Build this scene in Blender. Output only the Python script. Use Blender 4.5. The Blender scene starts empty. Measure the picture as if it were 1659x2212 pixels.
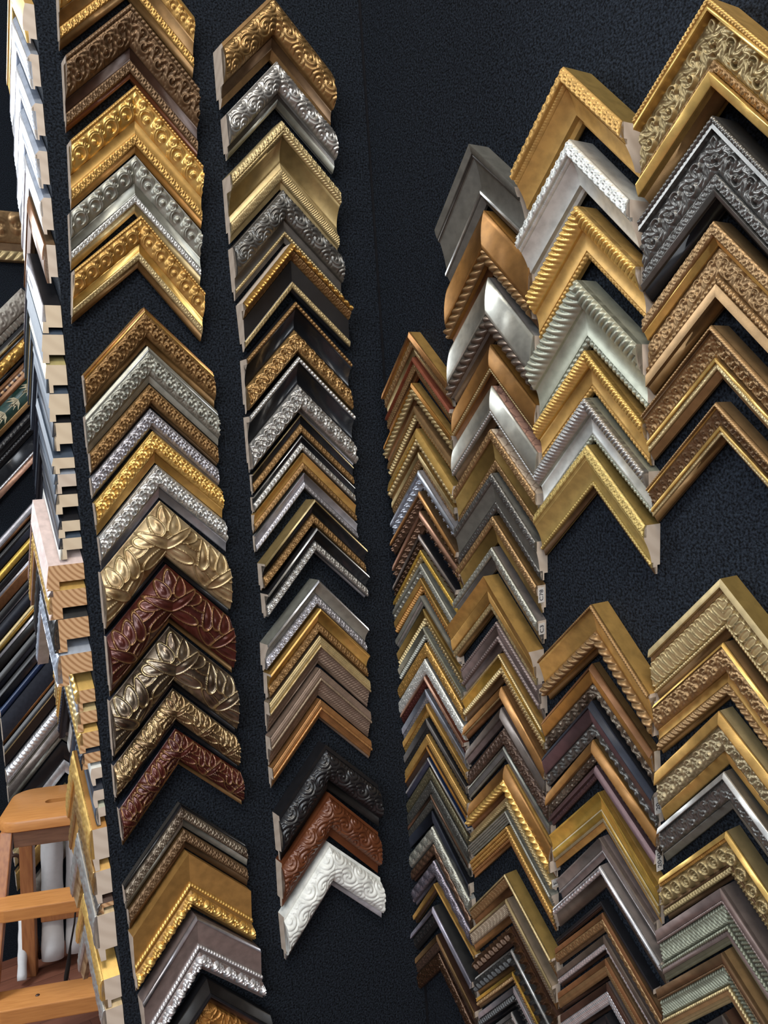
import bpy, bmesh, math, re
import numpy as np
from mathutils import Vector, Matrix, Euler
sc = bpy.context.scene
COL = sc.collection

# ---------------------------------------------------------------- camera
PITCH, ROLL, YAW, FPX = 0.060005, -0.067305, 0.568330, 1867.459
cd = bpy.data.cameras.new('camera'); cam = bpy.data.objects.new('camera', cd); COL.objects.link(cam)
fw = Vector((math.sin(YAW)*math.cos(PITCH), math.cos(YAW)*math.cos(PITCH), -math.sin(PITCH)))
rt = Vector((math.cos(YAW), -math.sin(YAW), 0)); up = rt.cross(fw)
r2 = rt*math.cos(ROLL)+up*math.sin(ROLL); u2 = -rt*math.sin(ROLL)+up*math.cos(ROLL)
cam.matrix_world = Matrix(((r2.x,u2.x,-fw.x,0),(r2.y,u2.y,-fw.y,0),(r2.z,u2.z,-fw.z,0),(0,0,0,1)))
cd.sensor_fit = 'VERTICAL'; cd.sensor_height = 24.0; cd.lens = 24.0*FPX/2212.0
cd.clip_start = .01; cd.clip_end = 50
sc.camera = cam
# ---------------------------------------------------------------- light
sc.view_settings.view_transform = 'Standard'; sc.view_settings.look = 'None'
sc.view_settings.gamma = 1; sc.view_settings.use_curve_mapping = False
sc.view_settings.exposure = 0.28
w = bpy.data.worlds.new('room_light'); sc.world = w; w.use_nodes = True
wn = w.node_tree.nodes; wl = w.node_tree.links
bg = wn['Background']; tc = wn.new('ShaderNodeTexCoord'); sx = wn.new('ShaderNodeSeparateXYZ'); cr = wn.new('ShaderNodeValToRGB')
wl.new(tc.outputs['Generated'], sx.inputs[0]); mr = wn.new('ShaderNodeMapRange'); mr.inputs[1].default_value=-1
wl.new(sx.outputs[2], mr.inputs[0]); wl.new(mr.outputs[0], cr.inputs[0]); wl.new(cr.outputs[0], bg.inputs[0])
cr.color_ramp.elements[0].color = (.05,.035,.03,1); cr.color_ramp.elements[1].color = (.5,.52,.55,1)
e = cr.color_ramp.elements.new(.5); e.color = (.14,.14,.15,1)
bg.inputs[1].default_value = .95
def area(name, loc, target, size, power, col, sy=None):
    l = bpy.data.lights.new(name, 'AREA'); l.shape = 'RECTANGLE'; l.size = size; l.size_y = sy or size
    l.energy = power; l.color = col
    o = bpy.data.objects.new(name, l); COL.objects.link(o); o.location = loc
    o.rotation_euler = (Vector(target)-Vector(loc)).to_track_quat('-Z','Y').to_euler(); return o
area('shop_window_light', (-2.6,-1.6,1.5), (.5,.8,-.1), 2.2, 85, (.88,.94,1), 1.5)
area('ceiling_panel_light', (-.4,-.7,2.4), (.5,.7,0), 1.0, 42, (1,.93,.82), .6)
area('back_window_light', (-1.3,2.9,1.15), (.5,.6,.0), 1.7, 118, (.88,.94,1), 1.2)
area('side_doorway_light', (.0,-2.8,.9), (.5,.9,-.1), 1.0, 20, (1,.95,.88), 1.6)

# ---------------------------------------------------------------- materials
def nodes(m): m.use_nodes = True; return m.node_tree.nodes, m.node_tree.links
def make_mat(name, rgb, metal=0., rough=.5, var=.15, c2=None, nscale=60, bump=.0, bscale=900, spec=.5, coat=0, stretch=None):
    m = bpy.data.materials.new(name); N, L = nodes(m); b = N['Principled BSDF']
    b.inputs['Metallic'].default_value = metal; b.inputs['Roughness'].default_value = rough
    b.inputs['Specular IOR Level'].default_value = spec; b.inputs['Coat Weight'].default_value = coat
    b.inputs['Coat Roughness'].default_value = .2
    t = N.new('ShaderNodeTexCoord'); mp = N.new('ShaderNodeMapping'); L.new(t.outputs['Object'], mp.inputs[0])
    if stretch: mp.inputs['Scale'].default_value = stretch
    n = N.new('ShaderNodeTexNoise'); n.inputs['Scale'].default_value = nscale; n.inputs['Detail'].default_value = 4
    L.new(mp.outputs[0], n.inputs['Vector'])
    r = N.new('ShaderNodeValToRGB'); c2 = c2 or tuple(v*(1-var*2) for v in rgb)
    r.color_ramp.elements[0].position = .34; r.color_ramp.elements[1].position = .62
    r.color_ramp.elements[0].color = (*c2,1); r.color_ramp.elements[1].color = (*rgb,1)
    L.new(n.outputs[0], r.inputs[0]); L.new(r.outputs[0], b.inputs['Base Color'])
    if bump:
        n2 = N.new('ShaderNodeTexNoise'); n2.inputs['Scale'].default_value = bscale; n2.inputs['Detail'].default_value = 2
        L.new(mp.outputs[0], n2.inputs['Vector'])
        bp = N.new('ShaderNodeBump'); bp.inputs['Strength'].default_value = bump; bp.inputs['Distance'].default_value = .001
        L.new(n2.outputs[0], bp.inputs['Height']); L.new(bp.outputs[0], b.inputs['Normal'])
    return m
# code: (colour, metallic, roughness, words, optional second colour)
PAL = {
 'G':((.60,.36,.11),.85,.36,'gold'), 'GB':((.80,.52,.16),.9,.27,'bright gold'), 'GD':((.27,.155,.06),.8,.4,'dark gold'),
 'GP':((.55,.43,.22),.8,.36,'pale gold'), 'GC':((.36,.26,.11),.75,.42,'dull gold'), 'GA':((.38,.23,.09),.9,.27,'antique gold'),
 'GX':((.62,.35,.09),.95,.22,'glossy gold'), 'GM':((.40,.22,.065),.55,.45,'golden'), 'GO':((.33,.25,.12),.8,.36,'antique gold'),
 'BG':((.33,.205,.095),.82,.36,'bronze gold'), 'BZ':((.19,.115,.06),.75,.4,'bronze'), 'BZ2':((.22,.10,.04),.55,.42,'brown bronze'),
 'BZ3':((.17,.10,.065),.85,.25,'dark bronze'), 'CU':((.42,.21,.08),.8,.36,'copper'), 'CG2':((.55,.29,.11),.8,.33,'copper gold'), 'CP':((.50,.29,.2),.75,.33,'pink copper'),
 'CO':((.42,.20,.05),.7,.3,'orange copper'), 'S':((.58,.58,.56),.9,.3,'silver'), 'SB':((.8,.8,.82),.95,.22,'bright silver'),
 'SA':((.42,.41,.39),.9,.26,'antique silver'), 'SC':((.37,.37,.32),.8,.38,'warm silver'), 'SD':((.12,.11,.10),.8,.36,'gunmetal'), 'SD2':((.2,.16,.13),.85,.3,'dark silver'),
 'SL':((.40,.39,.42),.85,.3,'lilac silver'), 'SL2':((.22,.2,.24),.85,.3,'violet silver'), 'SI':((.48,.53,.62),.85,.3,'icy silver'), 'SI2':((.55,.53,.64),.9,.25,'chrome violet'),
 'SG':((.22,.23,.17),.75,.36,'green silver'), 'SG2':((.42,.43,.34),.75,.36,'green silver'), 'SW':((.72,.73,.69),.7,.4,'pale silver'), 'SW2':((.62,.62,.55),.8,.3,'polished silver'),
 'GY':((.60,.36,.11),.65,.42,'soft gold'), 'GY2':((.52,.38,.13),.7,.4,'soft gold'), 'GZ':((.72,.47,.10),.85,.26,'shiny gold'), 'GW':((.7,.62,.42),.2,.4,'ivory'),
 'GD2':((.30,.20,.06),.7,.42,'olive gold'), 'GP2':((.36,.29,.17),.75,.38,'dull pale gold'), 'GR':((.17,.165,.145),.6,.42,'pewter'),
 'GR2':((.16,.13,.12),.5,.42,'grey brown'), 'GR3':((.20,.195,.19),.7,.4,'grey'), 'GU':((.15,.145,.135),.85,.27,'gunmetal'), 'GK':((.045,.045,.045),.7,.3,'blackened silver'),
 'GM2':((.14,.125,.075),.7,.42,'moss grey'), 'GM3':((.10,.10,.09),.7,.42,'slate'), 'TP':((.26,.2,.185),.45,.42,'taupe'), 'TP2':((.26,.185,.14),.55,.42,'taupe'), 'TG2':((.34,.26,.18),.6,.42,'taupe gold'),
 'TM':((.24,.19,.18),.6,.36,'mauve silver'), 'TS2':((.27,.235,.215),.75,.34,'taupe silver'), 'TW':((.12,.09,.07),.4,.45,'grey brown'),
 'TS':((.22,.18,.135),.8,.27,'tarnished silver',(.07,.045,.03)), 'TG':((.34,.24,.13),.8,.32,'mottled gold',(.10,.055,.03)), 'CG':((.52,.40,.23),.6,.36,'mottled cream gold',(.20,.12,.05)),
 'CG3':((.34,.31,.26),.2,.5,'grey cream',(.22,.19,.16)), 'BU':((.085,.018,.012),.3,.24,'burgundy',(.05,.012,.01)), 'RB':((.13,.042,.016),.15,.28,'reddish brown',(.10,.03,.012)),
 'RD':((.30,.09,.05),.5,.36,'red'), 'RD2':((.11,.035,.03),.7,.28,'dark red'), 'BN':((.06,.03,.02),.25,.36,'dark brown'), 'BN2':((.10,.062,.045),.65,.36,'brown bronze'), 'BN3':((.075,.04,.022),.8,.25,'dark brown bronze'),
 'K':((.012,.012,.014),.0,.28,'black'), 'KB':((.012,.014,.018),.0,.22,'satin black'), 'KM':((.02,.018,.017),0,.4,'matt black'), 'NB':((.022,.026,.038),.0,.45,'blue black'), 'NB2':((.10,.105,.16),.7,.3,'blue violet'),
 'NV':((.012,.03,.085),.2,.25,'navy'), 'BL':((.05,.068,.095),.0,.55,'slate blue'), 'PU':((.12,.07,.075),.45,.33,'purple brown'), 'WH':((.80,.82,.78),.0,.32,'white'), 'WG':((.36,.34,.36),0,.4,'grey white'),
 'WO':((.40,.19,.045),.45,.4,'orange gold'), 'WO2':((.36,.18,.055),.45,.36,'orange brown'), 'YL':((.5,.42,.18),.3,.4,'dull yellow'), 'PK':((.68,.54,.5),0,.45,'pinkish white'), 'GN':((.02,.06,.05),0,.4,'green')}
MATS = {}
def M(c):
    if c not in MATS:
        p = PAL[c]; satin = c in ('SW2','WO2','GY','GZ','GY2','GM','TP')
        MATS[c] = make_mat(p[3].replace(' ','_')+'_finish', p[0], p[1]*(.78 if p[1]>.5 else 1), p[2]+(.07 if p[1]>.4 else 0), .12, p[4] if len(p)>4 else None,
              nscale=45 if len(p)>4 else 90, bump=.10 if not c in('K','KB','NV') else .03, bscale=1500, spec=.25 if c in('BL','NB','KM') else .5)
    return MATS[c]
def wood_end(name, a, b, sc_, dist):
    m = bpy.data.materials.new(name); N, L = nodes(m); p = N['Principled BSDF']; p.inputs['Roughness'].default_value = .65
    t = N.new('ShaderNodeTexCoord'); wv = N.new('ShaderNodeTexWave'); wv.wave_type='RINGS'; wv.rings_direction='X'
    wv.inputs['Scale'].default_value = sc_; wv.inputs['Distortion'].default_value = dist; wv.inputs['Detail'].default_value = 1.5
    mp = N.new('ShaderNodeMapping'); mp.inputs['Location'].default_value = (0,.05,.02); L.new(t.outputs['Object'], mp.inputs[0])
    r = N.new('ShaderNodeValToRGB'); r.color_ramp.elements[0].color=(*a,1); r.color_ramp.elements[1].color=(*b,1); r.color_ramp.elements[1].position=.75
    L.new(mp.outputs[0], wv.inputs[0]); L.new(wv.outputs[0], r.inputs[0]); L.new(r.outputs[0], p.inputs['Base Color']); return m
PALEWOOD = wood_end('pale_end_grain', (.50,.41,.33), (.56,.47,.385), 22, 1.2)
PINE = wood_end('pine_end_grain', (.34,.17,.07), (.58,.36,.19), 60, 1.0)
CREAMWOOD = wood_end('cream_end_grain', (.56,.45,.32), (.61,.50,.36), 20, 1.2)
def felt_mat():
    m = bpy.data.materials.new('black_felt'); N, L = nodes(m); b = N['Principled BSDF']; b.inputs['Roughness'].default_value = .95
    b.inputs['Specular IOR Level'].default_value = .15
    t = N.new('ShaderNodeTexCoord'); n = N.new('ShaderNodeTexNoise'); n.inputs['Scale'].default_value = 420; n.inputs['Detail'].default_value = 3
    n2 = N.new('ShaderNodeTexNoise'); n2.inputs['Scale'].default_value = 9; L.new(t.outputs['Object'], n.inputs['Vector']); L.new(t.outputs['Object'], n2.inputs['Vector'])
    r = N.new('ShaderNodeValToRGB'); r.color_ramp.elements[0].position=.36; r.color_ramp.elements[1].position=.70
    r.color_ramp.elements[0].color=(.001,.0015,.0025,1); r.color_ramp.elements[1].color=(.021,.028,.040,1)
    L.new(n.outputs[0], r.inputs[0]); L.new(r.outputs[0], b.inputs['Base Color'])
    bp = N.new('ShaderNodeBump'); bp.inputs['Strength'].default_value=.9; bp.inputs['Distance'].default_value=.002
    L.new(n.outputs[0], bp.inputs['Height']); L.new(bp.outputs[0], b.inputs['Normal']); return m
FELT = felt_mat()

# ---------------------------------------------------------------- mesh helpers
def link(o, parent=None):
    COL.objects.link(o)
    if parent: o.parent = parent
    return o
def mesh_obj(name, V, F, mats, parent=None, midx=None, smooth=None):
    me = bpy.data.meshes.new(name); me.from_pydata([tuple(v) for v in V], [], F)
    for m in mats: me.materials.append(m)
    if midx is not None: me.polygons.foreach_set('material_index', np.array(midx, dtype=np.int32))
    if smooth is not None: me.polygons.foreach_set('use_smooth', np.array(smooth, dtype=bool))
    me.update(); return link(bpy.data.objects.new(name, me), parent)
def bm_obj(name, bm, mats, parent=None, smooth=False, bevel=0):
    if bevel: bmesh.ops.bevel(bm, geom=bm.edges[:], offset=bevel, segments=2, affect='EDGES', profile=.6)
    bmesh.ops.recalc_face_normals(bm, faces=bm.faces[:])
    me = bpy.data.meshes.new(name); bm.to_mesh(me); bm.free()
    for m in (mats if isinstance(mats,(list,tuple)) else [mats]): me.materials.append(m)
    if smooth: me.polygons.foreach_set('use_smooth',[True]*len(me.polygons))
    return link(bpy.data.objects.new(name, me), parent)
def box(bm, lo, hi):
    vs = [bm.verts.new((x,y,z)) for x in (lo[0],hi[0]) for y in (lo[1],hi[1]) for z in (lo[2],hi[2])]
    for f in ((0,1,3,2),(4,6,7,5),(0,4,5,1),(2,3,7,6),(0,2,6,4),(1,5,7,3)): bm.faces.new([vs[i] for i in f])
def prism(bm, quad0, quad1):
    a = [bm.verts.new(p) for p in quad0]; b = [bm.verts.new(p) for p in quad1]; n = len(a)
    bm.faces.new(a[::-1]); bm.faces.new(b)
    for i in range(n): bm.faces.new((a[i],a[(i+1)%n],b[(i+1)%n],b[i]))
def structure(o): o['kind'] = 'structure'; return o

# ---------------------------------------------------------------- the room
XC, FZ = .655, -1.56
def slab(name, lo, hi, m):
    bm = bmesh.new(); box(bm, lo, hi); return structure(bm_obj(name, bm, m))
slab('wall_right', (XC,-.9,FZ), (XC+.1,1.1,1.9), FELT)
xw = .235; far = .235+.05*.165
bm = bmesh.new()
q = [(xw,1),(XC-.002,1),(XC-.002,1.165),(far,1.165)]
prism(bm, [(x,y,FZ) for x,y in q], [(x,y,1.9) for x,y in q])
structure(bm_obj('wall_left', bm, FELT))
slab('wall_back', (-.35,3.05,FZ), (1.9,3.15,1.9), FELT)
bm = bmesh.new(); box(bm,(XC-.003,.9975,FZ),(XC-.0005,1.0,1.9)); structure(bm_obj('trim_1', bm, M('K')))
def floor_mat():
    m = bpy.data.materials.new('reddish_plank_floor'); N, L = nodes(m); b = N['Principled BSDF']; b.inputs['Roughness'].default_value=.38
    t = N.new('ShaderNodeTexCoord'); br = N.new('ShaderNodeTexBrick'); L.new(t.outputs['Object'], br.inputs['Vector'])
    br.inputs['Color1'].default_value=(.26,.10,.06,1); br.inputs['Color2'].default_value=(.17,.062,.038,1); br.inputs['Mortar'].default_value=(.08,.03,.02,1)
    br.inputs['Scale'].default_value=1; br.inputs['Brick Width'].default_value=.5; br.inputs['Row Height'].default_value=.075; br.inputs['Mortar Size'].default_value=.0012
    n = N.new('ShaderNodeTexNoise'); n.inputs['Scale'].default_value=14; mp = N.new('ShaderNodeMapping'); mp.inputs['Scale'].default_value=(.6,6,1); L.new(t.outputs['Object'],mp.inputs[0]); L.new(mp.outputs[0],n.inputs[0])
    mx = N.new('ShaderNodeMix'); mx.data_type='RGBA'; mx.blend_type='MULTIPLY'; mx.inputs[0].default_value=.45
    L.new(br.outputs[0], mx.inputs[6]); L.new(n.outputs[0], mx.inputs[7]); L.new(mx.outputs[2], b.inputs['Base Color']); return m
slab('floor', (-3,-3,FZ-.05), (1.9,3.15,FZ), floor_mat())

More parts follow.
